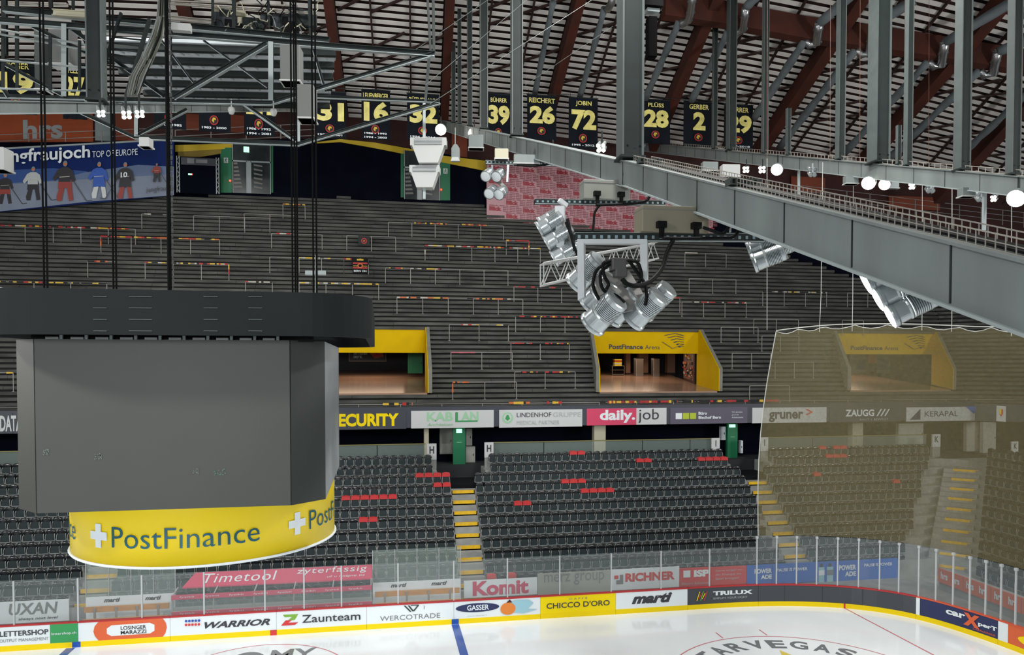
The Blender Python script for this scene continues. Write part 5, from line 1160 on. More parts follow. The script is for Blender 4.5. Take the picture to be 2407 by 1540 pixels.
# ================================================================ VIDEO CUBE
SCR = mat('led_screen_off', (59, 60, 55), .55, 0, .06, .8); SCRD = mat('led_screen_off_darker', (47, 52, 50), .55, 0, .06, .8); RING = mat('led_ring_off', (25, 30, 31), .7, 0, .14, .6, spec=.2); SIDE = mat('side_screen_lit_tone', (140, 146, 150), .45, 0, .1, .5)  # side screens paler, the light falling on them painted in
BZ0, BZ1 = 8.18, 10.66; cxs = (-5.24, -4.83, -1.33, -.86); t = T('video_cube', 'large hanging video cube with dark rounded ring, grey screens and yellow drum', 'scoreboard', (-3.05, 14.1, BZ0))
def wallq(a, b, z0, z1, m, th=.12, name='screen', zb2=None, inset=.0):
    mb = MB(); a = V(a[0], a[1], 0); b = V(b[0], b[1], 0); n = (b-a).cross(V(0, 0, 1)).normalized(); z2 = z0 if zb2 is None else zb2
    mb.slab([a+V(0, 0, z0), b+V(0, 0, z2), b+V(0, 0, z1), a+V(0, 0, z1)], -n*th, m); return mb.build(name, t)
f0 = (-4.82, 11.5); f1 = (-1.34, 11.5)
s = wallq(f0, f1, BZ0, BZ1, SCR); mb = MB()   # faint green pixel faults on the dark screen
PX = mat('green_pixel_fault', (84, 128, 108), .5); PX2 = mat('dim_pixel_fault', (104, 112, 104), .5); rr = random.Random(5)
for cx, cy, w, m in ((517, 1110, 14, PX), (107, 1062, 8, PX2), (231, 1073, 8, PX2), (461, 1108, 7, PX2)):
    for _ in range(26):
        p = atY(cx+rr.uniform(-w, w), cy+rr.uniform(-7, 7), 11.49); mb.box(p, (rr.choice((.006, .014)), .002, rr.choice((.006, .014))), m)
mb.build('pixel_faults', t)
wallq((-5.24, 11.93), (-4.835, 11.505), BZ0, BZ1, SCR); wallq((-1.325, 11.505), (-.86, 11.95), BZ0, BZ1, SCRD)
wallq((-.86, 11.96), (-.86, 15.85), BZ0, BZ1, SIDE, zb2=BZ0); wallq((-5.24, 15.9), (-5.24, 11.93), BZ0, BZ1, SIDE); wallq((-.86, 15.9), (-5.24, 15.9), BZ0, BZ1, SIDE)
mb = MB(); mb.bb(-5.1, -1.0, 12.1, 15.8, BZ0+.03, BZ0+.1, BLACK); mb.bb(-5.1, -1.0, 12.1, 15.8, BZ1-.15, BZ1-.05, BLACK); mb.build('inner_frame', t)
mb = MB()   # white brackets between ring and screens
x = -4.7
while x < -1.4: mb.bb(x, x+.17, 11.56, 11.6, BZ1, BZ1+.035, WHITEM); mb.bb(x+.2, x+.24, 11.52, 11.56, BZ1-.01, BZ1+.06, STEELL); x += .33
mb.bb(-4.9, -1.0, 11.6, 11.7, BZ1-.02, BZ1+.1, BLACK); mb.build('mounting_brackets', t)
# ring: rounded rectangle
def rrect(x0, x1, y0, y1, r, n=8):
    P = []
    for cx, cy, a0 in ((x1-r, y0+r, -90), (x1-r, y1-r, 0), (x0+r, y1-r, 90), (x0+r, y0+r, 180)):
        for k in range(n+1): a = math.radians(a0+90*k/n); P.append((cx+r*math.cos(a), cy+r*math.sin(a)))
    return P
RGX = rrect(-5.42, -.12, 10.55, 17.2, .95, 10); mb = MB(); zr0, zr1 = 10.69, 11.29; n = len(RGX); vs = []
IN = rrect(-5.32, -.22, 10.65, 17.1, .87, 10)
for z in (zr0, zr1): vs += [(x, y, z) for x, y in RGX]
for z in (zr0, zr1): vs += [(x, y, z) for x, y in IN]
fs = []
for k in range(n):
    k2 = (k+1) % n; fs += [(k, k2, n+k2, n+k), (2*n+k2, 2*n+k, 3*n+k, 3*n+k2), (n+k, n+k2, 3*n+k2, 3*n+k), (k2, k, 2*n+k, 2*n+k2)]
mb.add(vs, fs, RING); mb.build('led_ring', t, smooth=False)
mb = MB(); sc_ = mat('faint_scratch', (84, 92, 92), .5)
for cx, w in ((235, 28), (330, 48), (495, 30), (600, 30)):
    for r_ in range(4):
        p = atY(cx, 697+27*r_, 10.54); mb.box(p, (w*10.3/F, .004, .006), sc_)
mb.build('module_seams', t)
mb = MB(); mb.bb(-4.9, -.7, 10.9, 16.6, zr1-.25, zr1-.18, BLACK)
for x in (-4.4, -3.0, -1.4): mb.ibeam((x, 10.9, zr1-.08), (x, 16.8, zr1-.08), .1, .14, STEELL)
for k in range(9): mb.box((-5.0+.5*k, 10.9, zr1+.01), (.12, .08, .04), WHITEM)
mb.build('top_frame', t)
# yellow drum
DZ0 = 7.2; mb = MB(); R_ = 2.19; c_ = V(-3.05, 14.1, 0); n = 72; vs = []
for z, r in ((DZ0, R_), (BZ0+.04, R_)): vs += [(c_.x+r*math.sin(2*math.pi*k/n), c_.y-r*math.cos(2*math.pi*k/n), z) for k in range(n)]
fs = [(k, (k+1) % n, n+(k+1) % n, n+k) for k in range(n)]; mb.add(vs, fs+[tuple(range(n-1, -1, -1))], mat('yellow_drum', (236, 206, 10), .4)); dr = mb.build('yellow_drum', t)
for p in dr.data.polygons: p.use_smooth = len(p.vertices) == 4
mb = MB(); mb.tube([(c_.x+(R_+.012)*math.sin(2*math.pi*k/n), c_.y-(R_+.012)*math.cos(2*math.pi*k/n), DZ0+.01) for k in range(n+1)], .022, WHITE, 6, cap=False); mb.build('white_rim', t)
def fmd(u, v, n_=0):  # u = arc metres from the front, v height
    a = u/R_; return V(c_.x+(R_+.006+n_)*math.sin(a), c_.y-(R_+.006+n_)*math.cos(a), v)
def drum_u(px):
    lo, hi = -math.pi/2*R_-.4, math.pi/2*R_+.4
    for _ in range(40):
        m = (lo+hi)/2
        if proj(fmd(m, 7.7))[0] < px: lo = m
        else: hi = m
    return lo
uP0, uP1 = drum_u(263), drum_u(610); W1 = uP1-uP0
def cross(u, z, s): return [('p', [(u-s*.17, z-s*.5), (u+s*.17, z-s*.5), (u+s*.17, z-s*.17), (u+s*.5, z-s*.17), (u+s*.5, z+s*.17), (u+s*.17, z+s*.17), (u+s*.17, z+s*.5), (u-s*.17, z+s*.5), (u-s*.17, z+s*.17), (u-s*.5, z+s*.17), (u-s*.5, z-s*.17), (u-s*.17, z-s*.17)], WHITE)]
zc = 7.66; its = cross(drum_u(231), zc+.0, .37) + cross(drum_u(699), zc+.0, .37)
uc1 = drum_u(699); rep = uc1-drum_u(231)
for q in (-1, 0, 1): its.append(('t', 'PostFinance', uP0+rep*q, zc-.16, uP1+rep*q, zc+.16, PETROL, -.004, 0, 1.0))
its += cross(drum_u(231)-rep, zc, .37)
# subdivide lettering onto the drum by per-letter mapping
G = MB(); Lm = MB()
for it in its:
    if it[0] == 'p': G.poly([fmd(a, b, .004) for a, b in it[1]], it[2])
    else:
        vs, fs = textmesh(it[1], it[7], 0, 1.0); Lm.add([fmd(it[2]+(it[4]-it[2])*a, it[3]+(it[5]-it[3])*b, .006) for a, b in vs], fs, it[6])
G.build('white_crosses', t); Lm.build('lettering', t)
# hoist chains and cables up from the ring
CH_ = mat('dark_cable', (16, 17, 16), .8, spec=.05); CHN = mat('dull_chain_steel', (58, 60, 58), .7)
def hoist(xs, Yc, lab, rs=.016, chain=False, x2=None):
    tt = T('hoist_cable', lab, 'cable', tuple(atY(xs[0], 690, Yc)))
    for i, x in enumerate(xs):
        p = atY(x, 690, Yc); p.z = zr1-.12; mb = MB()
        if chain and i == len(xs)-1:
            z = p.z; k = 0
            while z < p.z+6.6: mb.box((p.x, p.y, z+.05), (.034 if k % 2 else .014, .014 if k % 2 else .034, .07), CHN); z += .085; k += 1
            mb.build('chain', tt)
        else: mb.tube([p, p+V(0, 0, 12)], rs, CH_, 5); mb.build('cable', tt)
hoist((104, 112), 13.6, 'pair of thin dark hoist cables above the cube, leftmost'); hoist((267, 274), 13.6, 'pair of thin dark hoist cables above the cube, second pair')
hoist((399, 407), 13.0, 'thick black hoist cable with pale chain above the cube', .034, True); hoist((688, 695, 700), 13.6, 'thin dark hoist cables above the cube, right of the thick one'); hoist((737, 745), 13.6, 'pair of thin dark hoist cables above the cube, rightmost')
# ================================================================ STEEL PLATFORM (upper left)
t = T('steel_platform', 'grey-green steel truss platform hanging from the roof at upper left', 'platform', tuple(atd(400, 230, 21)))
def mem(x0, y0, x1, y1, d0, d1, wpx, name='beam', m=STEEL, m2=STEELL):
    a = atd(x0, y0, d0); b = atd(x1, y1, d1); h = wpx*(d0+d1)/2/F; mb = MB(); mb.ibeam(a, b, h*.9, h, m, m2); return mb.build(name, t)
for args in [(-40, 45, 1022, 128, 21, 21.2, 13, 'upper_chord'), (10, 22, 775, 96, 21.6, 21.8, 14, 'upper_chord'), (200, 234, 640, 243, 21, 21, 10, 'lower_chord'), (636, 243, 1020, 127, 21, 21.2, 10, 'lower_chord'), (-40, 226, 330, 234, 22, 22, 9, 'lower_chord'),
   (397, 85, 397, 230, 21, 21, 12, 'strut'), (637, 100, 637, 238, 21, 21, 12, 'strut'), (152, 58, 152, 228, 21, 21, 12, 'strut'), (410, 232, 628, 103, 21, 21, 12, 'diagonal'), (158, 60, 385, 225, 21.2, 21, 10, 'diagonal'), (75, 62, 210, 128, 21.2, 21.2, 9, 'diagonal'), (10, 150, 148, 224, 21.2, 21, 9, 'diagonal'), (-30, 150, 20, 228, 21.2, 21.2, 8, 'diagonal'),
   (185, 262, 322, 325, 25, 25, 9, 'diagonal'), (320, 323, 703, 339, 25, 25, 10, 'rear_chord'), (702, 339, 1034, 241, 25, 25.4, 9, 'rear_chord'), (690, 226, 1034, 239, 25.4, 25.4, 7, 'rear_chord'), (325, 318, 440, 258, 25, 25, 8, 'diagonal'), (567, 240, 698, 333, 24, 25, 8, 'diagonal'), (702, 250, 702, 335, 25, 25, 8, 'strut'), (321, 265, 321, 322, 25, 25, 9, 'strut'),
   (478, 95, 628, 205, 23, 23, 5, 'bracing'), (380, 95, 455, 195, 23, 23, 5, 'bracing'), (735, 110, 765, 215, 23, 23, 6, 'bracing'), (1009, 130, 1000, 236, 21.3, 25, 7, 'tip_strut', GALV, GALV), (1004, -20, 1012, 120, 21.3, 21.3, 6, 'hanger', STEEL, STEEL), (1018, -20, 1020, 120, 22, 22, 7, 'hanger', STEEL, STEEL)]:
    mem(*args)
# upper technical deck clutter
for x0, y0, x1, y1, w in ((500, 62, 500, -20, 6), (550, 78, 550, -20, 9), (632, 66, 630, -20, 6), (730, 90, 726, -20, 7), (120, 20, 118, -20, 8), (12, 130, 10, -20, 11), (40, 150, 40, -20, 7), (172, 60, 172, -20, 6)): mem(x0, y0, x1, y1, 22, 22, w, 'hanger', STEEL, STEEL)
for x0, y0, x1, y1, w in ((395, 8, 745, 32, 5), (400, 2, 700, 14, 3), (380, 40, 500, 52, 9), (-20, 5, 160, 12, 5)): mem(x0, y0, x1, y1, 22.3, 22.3, w, 'catwalk_rail', WIRE, WIRE)
mem(125, 30, 215, 36, 21.2, 21.2, 14, 'pale_panel', CREAM, CREAM)
mb = MB(); mb.box(atd(427, 66, 20.6), (.5, .2, .2), WHITEM); mb.build('white_box', t)
mb = MB(); rr = random.Random(9)
for k in range(26):
    x0 = rr.uniform(500, 740); y0 = rr.uniform(5, 80); p = [atd(x0+rr.uniform(-6, 6)+6*i, y0+18*math.sin(i*.8+k), 22+rr.uniform(-.3, .3)) for i in range(6)]; mb.tube(p, .016, rr.choice((BLACK, GALV, CREAM)), 4)
mb.build('loose_cables', t); mb = MB()
for k in range(18): mb.box(atd(rr.uniform(495, 740), rr.uniform(30, 72), 22.6), (rr.uniform(.2, .7), .3, rr.uniform(.15, .5)), rr.choice((BLACK, BLACK, GBG, CREAM, STEEL)))
mb.build('equipment', t)
# left catwalk railing
t = T('catwalk_railing', 'thin grey railing on the platform at the far upper left', 'railing', tuple(atd(40, 200, 20))); mb = MB()
for (x0, y0), (x1, y1) in (((-20, 66), (215, 108)), ((-20, 77), (215, 120)), ((-20, 140), (210, 160)), ((-20, 208), (210, 214))): mb.tube([atd(x0, y0, 20), atd(x1, y1, 20.4)], .03, GALV, 5)
for x in (7, 40, 118, 187, 207): mb.bar(atd(x, 60+.19*x, 20.2), atd(x, 212, 20.2), .07, .05, STEEL)
mb.build('rails', t)
# ladder and cable bundle
t = T('ladder', 'slanting steel ladder tray behind the thick left column', 'ladder', tuple(atd(270, 200, 20.5))); mb = MB()
mb.bar(atd(285, 30, 20.5), atd(246, 150, 20.5), .1, .05, STEEL); mb.bar(atd(352, 45, 20.5), atd(298, 222, 20.5), .14, .06, STEEL)
for k in range(9): mb.bar(atd(280-4.2*k, 48+13*k, 20.5), atd(346-4.6*k, 52+14*k, 20.5), .05, .03, STEEL)
mb.build('rails_and_rungs', t)
t = T('cable_bundle', 'thick bundle of grey and brown cables sloping down at upper left', 'cables', tuple(atd(315, 222, 20))); mb = MB(); rr = random.Random(2)
for k in range(46):
    o_ = rr.uniform(-14, 14); w = rr.uniform(-2, 2); c = rr.choice((GALV, mat('brown_cable', (84, 80, 70), .7), mat('olive_cable', (74, 78, 66), .7), BLACK, mat('olive_cable', (74, 78, 66), .7)))
    mb.tube([atd(382+o_*.6, -25, 20+rr.uniform(-.1, .1)), atd(379+o_*.7, 40, 20), atd(368+o_+w, 85, 19.9+rr.uniform(-.1, .1)), atd(345+o_*1.1, 140, 20), atd(325+o_*1.2-w, 180, 20), atd(313+o_, 224, 20)], rr.uniform(.014, .026), c, 5)
mb.build('cables', t)
# metal deck seen from below
t = T('metal_deck', 'pale ribbed metal deck with dark purlins above the cube cables', 'deck', tuple(atY(580, 228, 36)))
def fk(u, v, n=0):
    a = atY(205, 92, 29.0).lerp(atY(790, 112, 29.0), u); b = atY(365, 236, 36).lerp(atY(775, 244, 36), u); return b.lerp(a, v)+V(0, 0, -n)
DK = mat('deck_underside', (196, 204, 208), .6, 0, .1, 1); mb = MB(); mb.slab([fk(0, 0), fk(1, 0), fk(1, 1), fk(0, 1)], (0, 0, .12), DK); mb.build('sheet', t); mb = MB()
for k in range(6): v = .02+.19*k; mb.bar(fk(0, v, .16), fk(1, v, .16), .22, .2, STEEL)
mb.build('purlins', t); mb = MB()
for k in range(5):
    for j in range(16): u = .02+.062*j+.012*k; v = .08+.19*k; mb.bar(fk(u, v+.1, .06), fk(min(1, u+.03), v, .06), .05, .06, LGREY)
mb.build('ribs', t)
def hbox(x0, x1, y0, y1, d, lab, mm, dep=.5, cat='box', nm='duct_box'):
    a = atd(x0, y1, d); b = atd(x1, y0, d); tt = T(nm, lab, cat, tuple(a)); mb = MB(); R = Matrix.Rotation(-.12, 3, 'Z'); c = (a+b)/2+V(0, dep/2, 0); sz = (abs((b-a).dot(_r)), dep, abs(b.z-a.z)); mb.box(c, sz, mm, R); mb.build('body', tt, bevel=.015)
    mb = MB(); mb.box(c+V(0, 0, -sz[2]/2+.02), (sz[0]+.04, dep+.04, .04), WHITEM, R); mb.build('rim', tt); return tt
hbox(117, 165, 68, 150, 22.6, 'tall grey hanging box at upper left behind the platform', mat('box_grey', (100, 102, 100), .6)); hbox(661, 706, 105, 190, 20, 'tall grey hanging box above the rightmost hoist cables', mat('box_grey', (118, 120, 118), .6))
hbox(701, 739, 198, 278, 19, 'tall grey hanging box left of the number 31 banner', mat('box_grey', (118, 120, 118), .6)); hbox(83, 104, 64, 210, 24, 'narrow grey vertical duct at far upper left', STEEL)
hbox(328, 351, 322, 344, 19, 'small white box hanging above the poster lettering', WHITEM, .3); hbox(-30, 10, 345, 398, 17, 'white angled box cut by the left edge of the photo', WHITEM, .4)
# ================================================================ LOUDSPEAKERS AND SMALL BOXES
def horn(x0, x1, y0, ym, y1, d, lab):
    t = T('loudspeaker', lab, 'speaker', tuple(atd((x0+x1)/2, y1, d))); w = (x1-x0); i = w*.2; mb = MB()
    mb.slab([atd(x0, y0, d), atd(x0, ym, d), atd(x1, ym, d), atd(x1, y0, d)], (.08, .5, 0), WHITEM); mb.build('top_housing', t)
    mb = MB(); mb.slab([atd(x0+i*.25, ym, d), atd(x0+i*1.15, y1, d), atd(x1-i*1.15, y1, d), atd(x1-i*.25, ym, d)], (.08, .45, 0), WHITEM); mb.build('horn_body', t)
    mb = MB(); mb.slab([atd(x0+w*.12, y0+(ym-y0)*.15, d-.03), atd(x0+w*.12, ym-2, d-.03), atd(x1-w*.12, ym-2, d-.03), atd(x1-w*.12, y0+(ym-y0)*.15, d-.03)], (.005, .03, 0), GREYINK)
    for k in range(4): y_ = y0+(ym-y0)*(.25+.18*k); mb.slab([atd(x0+w*.12, y_, d-.05), atd(x0+w*.12, y_+1.2, d-.05), atd(x1-w*.12, y_+1.2, d-.05), atd(x1-w*.12, y_, d-.05)], (.003, .02, 0), LGREY)
    mb.build('grille', t)
horn(964, 1049, 323, 341, 382, 26, 'large pale horn loudspeaker, upper of the stacked pair'); horn(962, 1033, 388, 404, 440, 26.2, 'smaller pale horn loudspeaker, lower of the stacked pair')
t = T('speaker_pole', 'thin grey pole and cable carrying the stacked pale loudspeakers', 'pole', tuple(atd(997, 466, 26.4))); mb = MB(); mb.bar(atd(997, 236, 26.4), atd(997, 468, 26.4), .1, .08, STEELL); mb.build('pole', t)
t = T('horn_lamp', 'small pale pointed hood hanging right of the loudspeakers', 'hood', tuple(atd(1070, 378, 28))); mb = MB(); mb.slab([atd(1061, 376, 28), atd(1080, 376, 28), atd(1080, 348, 28), atd(1074, 339, 28), atd(1067, 339, 28), atd(1061, 348, 28)], (.05, .3, 0), GALV); mb.bar(atd(1070, 300, 28.1), atd(1070, 340, 28.1), .02, .02, STEELL); mb.build('hood', t); mb = MB(); mb.slab([atd(1059, 378, 27.9), atd(1081, 378, 27.9), atd(1077, 369, 27.9), atd(1063, 369, 27.9)], (.02, .1, 0), WHITEM); mb.build('mouth', t)
hbox(1103, 1138, 316, 348, 30, 'grey boxy lamp housing under the far girder', GALV, .4, 'lamp', 'lamp_housing'); hbox(1164, 1196, 349, 374, 25, 'cream square floodlight head above the pink lettered wall', CREAM, .2, 'lamp', 'lamp_housing'); hbox(1209, 1270, 363, 385, 25.5, 'grey driver box above the left far strut', GALV, .3, 'box', 'driver_box')
hbox(1653, 1690, 380, 402, 24, 'small grey square housing behind the wire tray, left', GALV, .25); hbox(1700, 1742, 386, 416, 22, 'white box with dark grid behind the wire tray', WHITEM, .3); hbox(1990, 2020, 412, 432, 30, 'small pale camera housing under the right girder', GALV, .3); hbox(2264, 2296, 440, 462, 24, 'pale round-backed housing under the right girder', GALV, .3); hbox(2085, 2115, 425, 443, 30, 'thin white framed box beside the two bright lamps', STEELL, .2)
t = T('camera_unit', 'small pale two-box camera unit in front of the terrace barriers', 'camera', tuple(atd(741, 645, 17))); mb = MB(); mb.box(atd(727, 642, 17), (.18, .12, .1), STEELL); mb.box(atd(757, 642, 17), (.17, .12, .1), STEELL); mb.build('housings', t, bevel=.01); mb = MB(); mb.bar(atd(735, 641, 17), atd(750, 641, 17), .06, .08, GALV); mb.bar(atd(742, 600, 17), atd(742, 690, 17), .02, .02, GALV); mb.build('bracket', t)
for i, (x, y) in enumerate(((544, 258), (643, 262))):
    p = atd(x, y, 21); t = T('dome_camera', 'white dome camera under the platform chord, %s one' % ['left', 'right'][i], 'camera', tuple(p)); mb = MB(); mb.lathe([(0, -.14), (.06, -.12), (.09, -.05), (.1, 0), (.08, .06), (.03, .08)], p, (0, 0, 1), WHITEM, 14); mb.build('dome', t, smooth=True); mb = MB(); mb.bar(p+V(0, 0, .07), p+V(0, 0, .3), .03, .03, WHITEM); mb.build('arm', t)
# ================================================================ FLOODLIGHT RIGS
def can_mesh(r=.2, L=.62):
    b = MB(); b.lathe([(r*1.08, 0), (r*1.1, .02), (r*1.08, .05), (r*.98, .07), (r*.94, L*.38), (r*1.0, L*.42), (r*.95, L*.46)], (0, 0, 0), (0, 0, -1), CHROME, 36)
    q = []; z = L*.46
    for k in range(9): q += [(r*.82, z), (r*.97, z+.006), (r*.97, z+.02), (r*.82, z+.026)]; z += L*.045
    b.lathe(q+[(r*.93, z), (r*.93, L*.98), (r*.8, L), (0.001, L)], (0, 0, 0), (0, 0, -1), CHROME, 36); return b
LENS = mat('dull_lamp_lens', (150, 156, 158), .1, .2); CAP = mat('grey_back_plate', (142, 140, 136), .45, .3)
def can(parent, c, ax, r=.2, L=.62, lens=None, nm='lamp_can'):
    """c = centre of the front rim, ax = direction the lamp faces"""
    ax = Vector(ax).normalized(); R = ax.to_track_quat('Z', 'Y').to_matrix(); o = MB()
    src = can_mesh(r, L); o.v = [R @ v + Vector(c) for v in src.v]; o.f = src.f; o.m = src.m; o.mats = src.mats
    ob = o.build(nm, parent, smooth=False); l = MB(); l.lathe([(0, .0), (r*.6, -.004), (r*.98, -.015)], c, ax, lens or LENS, 18); le = l.build('lens', ob); return ob
def strut(x0, x1, y0, y1, d0, d1, h, lab):
    a = atd(x0, y0, d0); b = atd(x1, y1, d1); t = T('channel_strut', lab, 'strut', tuple(a)); mb = MB(); mb.bar(a, b, h, .02, STEELL); mb.bar(a-V(0, h*.45, h*.5), b-V(0, h*.45, h*.5), .02, h, STEEL); mb.bar(a+V(0, h*.45, -h*.5), b+V(0, h*.45, -h*.5), .02, h, STEEL); mb.bar(a-V(0, h*.5, h), b-V(0, h*.5, h), .05, .015, STEELL); mb.build('channel', t)
    mb = MB(); n = int((b-a).length/.13)
    for k in range(n): q = a.lerp(b, (k+.5)/n); mb.box(q-V(0, h*.45+.012, h*.5), (.05, .006, h*.42), mat('slot_blue_grey', (132, 152, 160), .4))
    mb.build('slots', t); return a, b
def driver(x0, x1, y0, y1, d, lab, mm):
    a = atd(x0, y1, d); b = atd(x1, y0, d); w = (b-a).dot(V(1, 0, 0)); t = T('driver_box', lab, 'box', tuple(a)); mb = MB(); mb.bb(a.x, b.x, a.y, a.y+.45, a.z, b.z, mm); mb.build('body', t, bevel=.015)
    mb = MB(); mb.bb(a.x-.01, b.x+.01, a.y-.01, a.y+.46, b.z-.08, b.z-.07, BLACK) if False else mb.bb(a.x-.008, b.x+.008, a.y-.008, a.y+.458, b.z-.075, b.z-.068, GREYINK); mb.build('lid_seam', t)
    for u in (.28, .8):
        x = a.x+w*u; mb = MB(); mb.bb(x-.1, x+.06, a.y-.12, a.y, a.z+.02*0+(b.z-a.z)*.12, a.z+(b.z-a.z)*.36, BLACK); mb.bb(x-.05, x+.02, a.y-.1, a.y-.02, a.z-.12, a.z+(b.z-a.z)*.15, BLACK); mb.build('cable_plug', t)
    return a, b
DBX = mat('taupe_box', (128, 122, 104), .6); DBX2 = mat('grey_box', (134, 136, 128), .6)
# near rig
dn = d_of(83, HG)
strut(1350, 1792, 549, 551, dn, dn+.4, .14, 'near slotted channel strut carrying the taupe box and the near floodlight')
driver(1510, 1679, 481, 543, dn-.1, 'large taupe driver box with two black plugs on the near strut', DBX)
d2 = d_of(60, HG)
strut(1256, 1562, 469, 473, d2, d2+.4, .115, 'middle slotted channel strut in front of the pink lettered wall')
driver(1373, 1488, 421, 466, d2-.1, 'grey driver box with two black plugs on the middle strut', DBX2)
d3 = 25.5
strut(1141, 1400, 378, 386, d3, d3+.5, .11, 'far slotted channel strut above the pink lettered wall')
for (x0, y0, x1, y1, d, lab) in ((1722, 440, 1716, 545, dn, 'steel chain from the near girder down to the near strut'), (1524, 390, 1519, 462, d2, 'steel chain from the girder down to the middle strut')):
    a = atd(x0, y0, d); b = atd(x1, y1, d); mb = MB(); n = int((b-a).length/.07)
    for k in range(n): q = a.lerp(b, (k+.5)/n); mb.box(q, (.05 if k % 2 else .018, .018 if k % 2 else .05, .085), STEELL)
    tag(mb.build('chain'), lab, 'chain')
def hose(pts, r, lab, m=None):
    P = crom(pts, 6) if False else None; q = []
    pp = [atd(*p) for p in pts]
    for i in range(len(pp)-1):
        p0, p1, p2, p3 = pp[max(i-1, 0)], pp[i], pp[i+1], pp[min(i+2, len(pp)-1)]
        for k in range(6): u = k/6; q.append(.5*((2*p1)+(-p0+p2)*u+(2*p0-5*p1+4*p2-p3)*u*u+(-p0+3*p1-3*p2+p3)*u**3))
    q.append(pp[-1]); mb = MB(); mb.tube(q, r, m or BLACK, 7)
    return tag(mb.build('power_cable', smooth=True), lab, 'cable')
hose([(1738, 440, dn-.3), (1737, 490, dn-.3), (1740, 530, dn-.35), (1725, 556, dn-.3), (1690, 560, dn-.25), (1600, 561, dn-.25), (1560, 560, dn-.25)], .03, 'black power cable dropping beside the chain and running under the near strut')
hose([(1545, 380, d2-.3), (1536, 410, d2-.3), (1530, 450, d2-.3), (1515, 474, d2-.3), (1460, 480, d2-.3), (1400, 482, d2-.3)], .035, 'black power cable dropping to the middle strut')
hose([(1653, 535, dn-.3), (1668, 540, dn-.35), (1700, 549, dn-.35), (1718, 520, dn-.35), (1726, 470, dn-.3), (1736, 445, dn-.2)], .028, 'black plug lead looping right of the taupe box')
hose([(1410, 482, d2-.3), (1398, 500, d2-.3), (1395, 530, d2-.3), (1392, 550, d2-.3)], .03, 'short black lead hanging between the two struts')
hose([(1582, 566, dn-.25), (1570, 590, dn-.3), (1556, 630, dn-.4), (1530, 660, dn-.6), (1500, 672, dn-.8), (1475, 668, dn-.9), (1462, 655, dn-.9)], .04, 'thick black cable curving from the strut into the near floodlight')
hose([(1299, 330, d3), (1301, 365, d3-.2), (1298, 382, d3-.2), (1260, 390, d3-.2), (1215, 388, d3-.2)], .035, 'black cable dropping from the far girder to the far strut')
# near floodlight
t = T('floodlight', 'large near floodlight of clustered aluminium cans in a white bracket', 'floodlight', tuple(atd(1440, 700, dn-.4)))
WB = mat('white_bracket', (196, 200, 202), .45); db = dn-.4
mb = MB(); mb.slab([atd(1357, 568, db), atd(1372, 568, db), atd(1373, 698, db), atd(1358, 706, db)], (.06, .1, 0), WB)
mb.slab([atd(1504, 568, db+.1), atd(1521, 568, db+.1), atd(1521, 668, db+.1), atd(1506, 672, db+.1)], (.06, .1, 0), WB); mb.slab([atd(1357, 562, db), atd(1521, 562, db+.1), atd(1521, 573, db+.1), atd(1357, 573, db)], (.06, .14, 0), WB); mb.build('bracket', t)
axn = _r*(-.60) + V(0, 0, 1)*(-.62) + _h*.52
for (x, y, dd, s) in ((1352, 668, .9, 1), (1384, 718, .5, 1), (1391, 764, .1, 1.08), (1437, 748, .55, .95), (1487, 754, .25, 1.0), (1512, 735, .8, .95)): can(t, atd(x, y, dn-.5+dd), axn, .215*s, .66)
R = axn.normalized().to_track_quat('Z', 'Y').to_matrix()
mb = MB(); c = atd(1458, 690, dn-.45)   # back plate
for (x0, y0, x1, y1, w) in ((1432, 728, 1510, 712, 30), (1420, 650, 1500, 720, 26), (1400, 690, 1470, 650, 22), (1470, 640, 1510, 705, 20), (1440, 650, 1440, 735, 24), (1395, 640, 1430, 730, 12)):
    mb.bar(atd(x0, y0, db-.05), atd(x1, y1, db-.02), w*dn/F, .03, CAP, up=(0, -1, .6))
mb.build('back_plate', t); mb = MB(); mb.box(atd(1452, 622, db-.25), (.24, .2, .2), mat('junction_grey', (70, 68, 68), .5)); mb.box(atd(1457, 642, db-.25), (.2, .18, .14), mat('junction_grey', (70, 68, 68), .5)); mb.build('junction_box', t, bevel=.015)
mb = MB()
for pts in ([(1430, 615), (1400, 635), (1392, 670), (1405, 700), (1425, 722)], [(1435, 620), (1410, 640), (1412, 670), (1420, 685), (1450, 695), (1468, 712)], [(1475, 612), (1500, 615), (1510, 650), (1500, 668), (1482, 672)], [(1480, 615), (1498, 640), (1518, 670), (1520, 700), (1516, 718)], [(1440, 612), (1415, 618), (1420, 650), (1432, 668), (1425, 680)]):
    q = [atd(x, y, db-.28) for x, y in pts]; s = []
    for i in range(len(q)-1):
        for k in range(4): s.append(q[i].lerp(q[i+1], k/4))
    s.append(q[-1]); s = [s[0]]+[(s[i-1]+s[i]+s[i+1])/3 for i in range(1, len(s)-1)]+[s[-1]]; mb.tube(s, .03, BLACK, 6)
mb.build('cables', t)
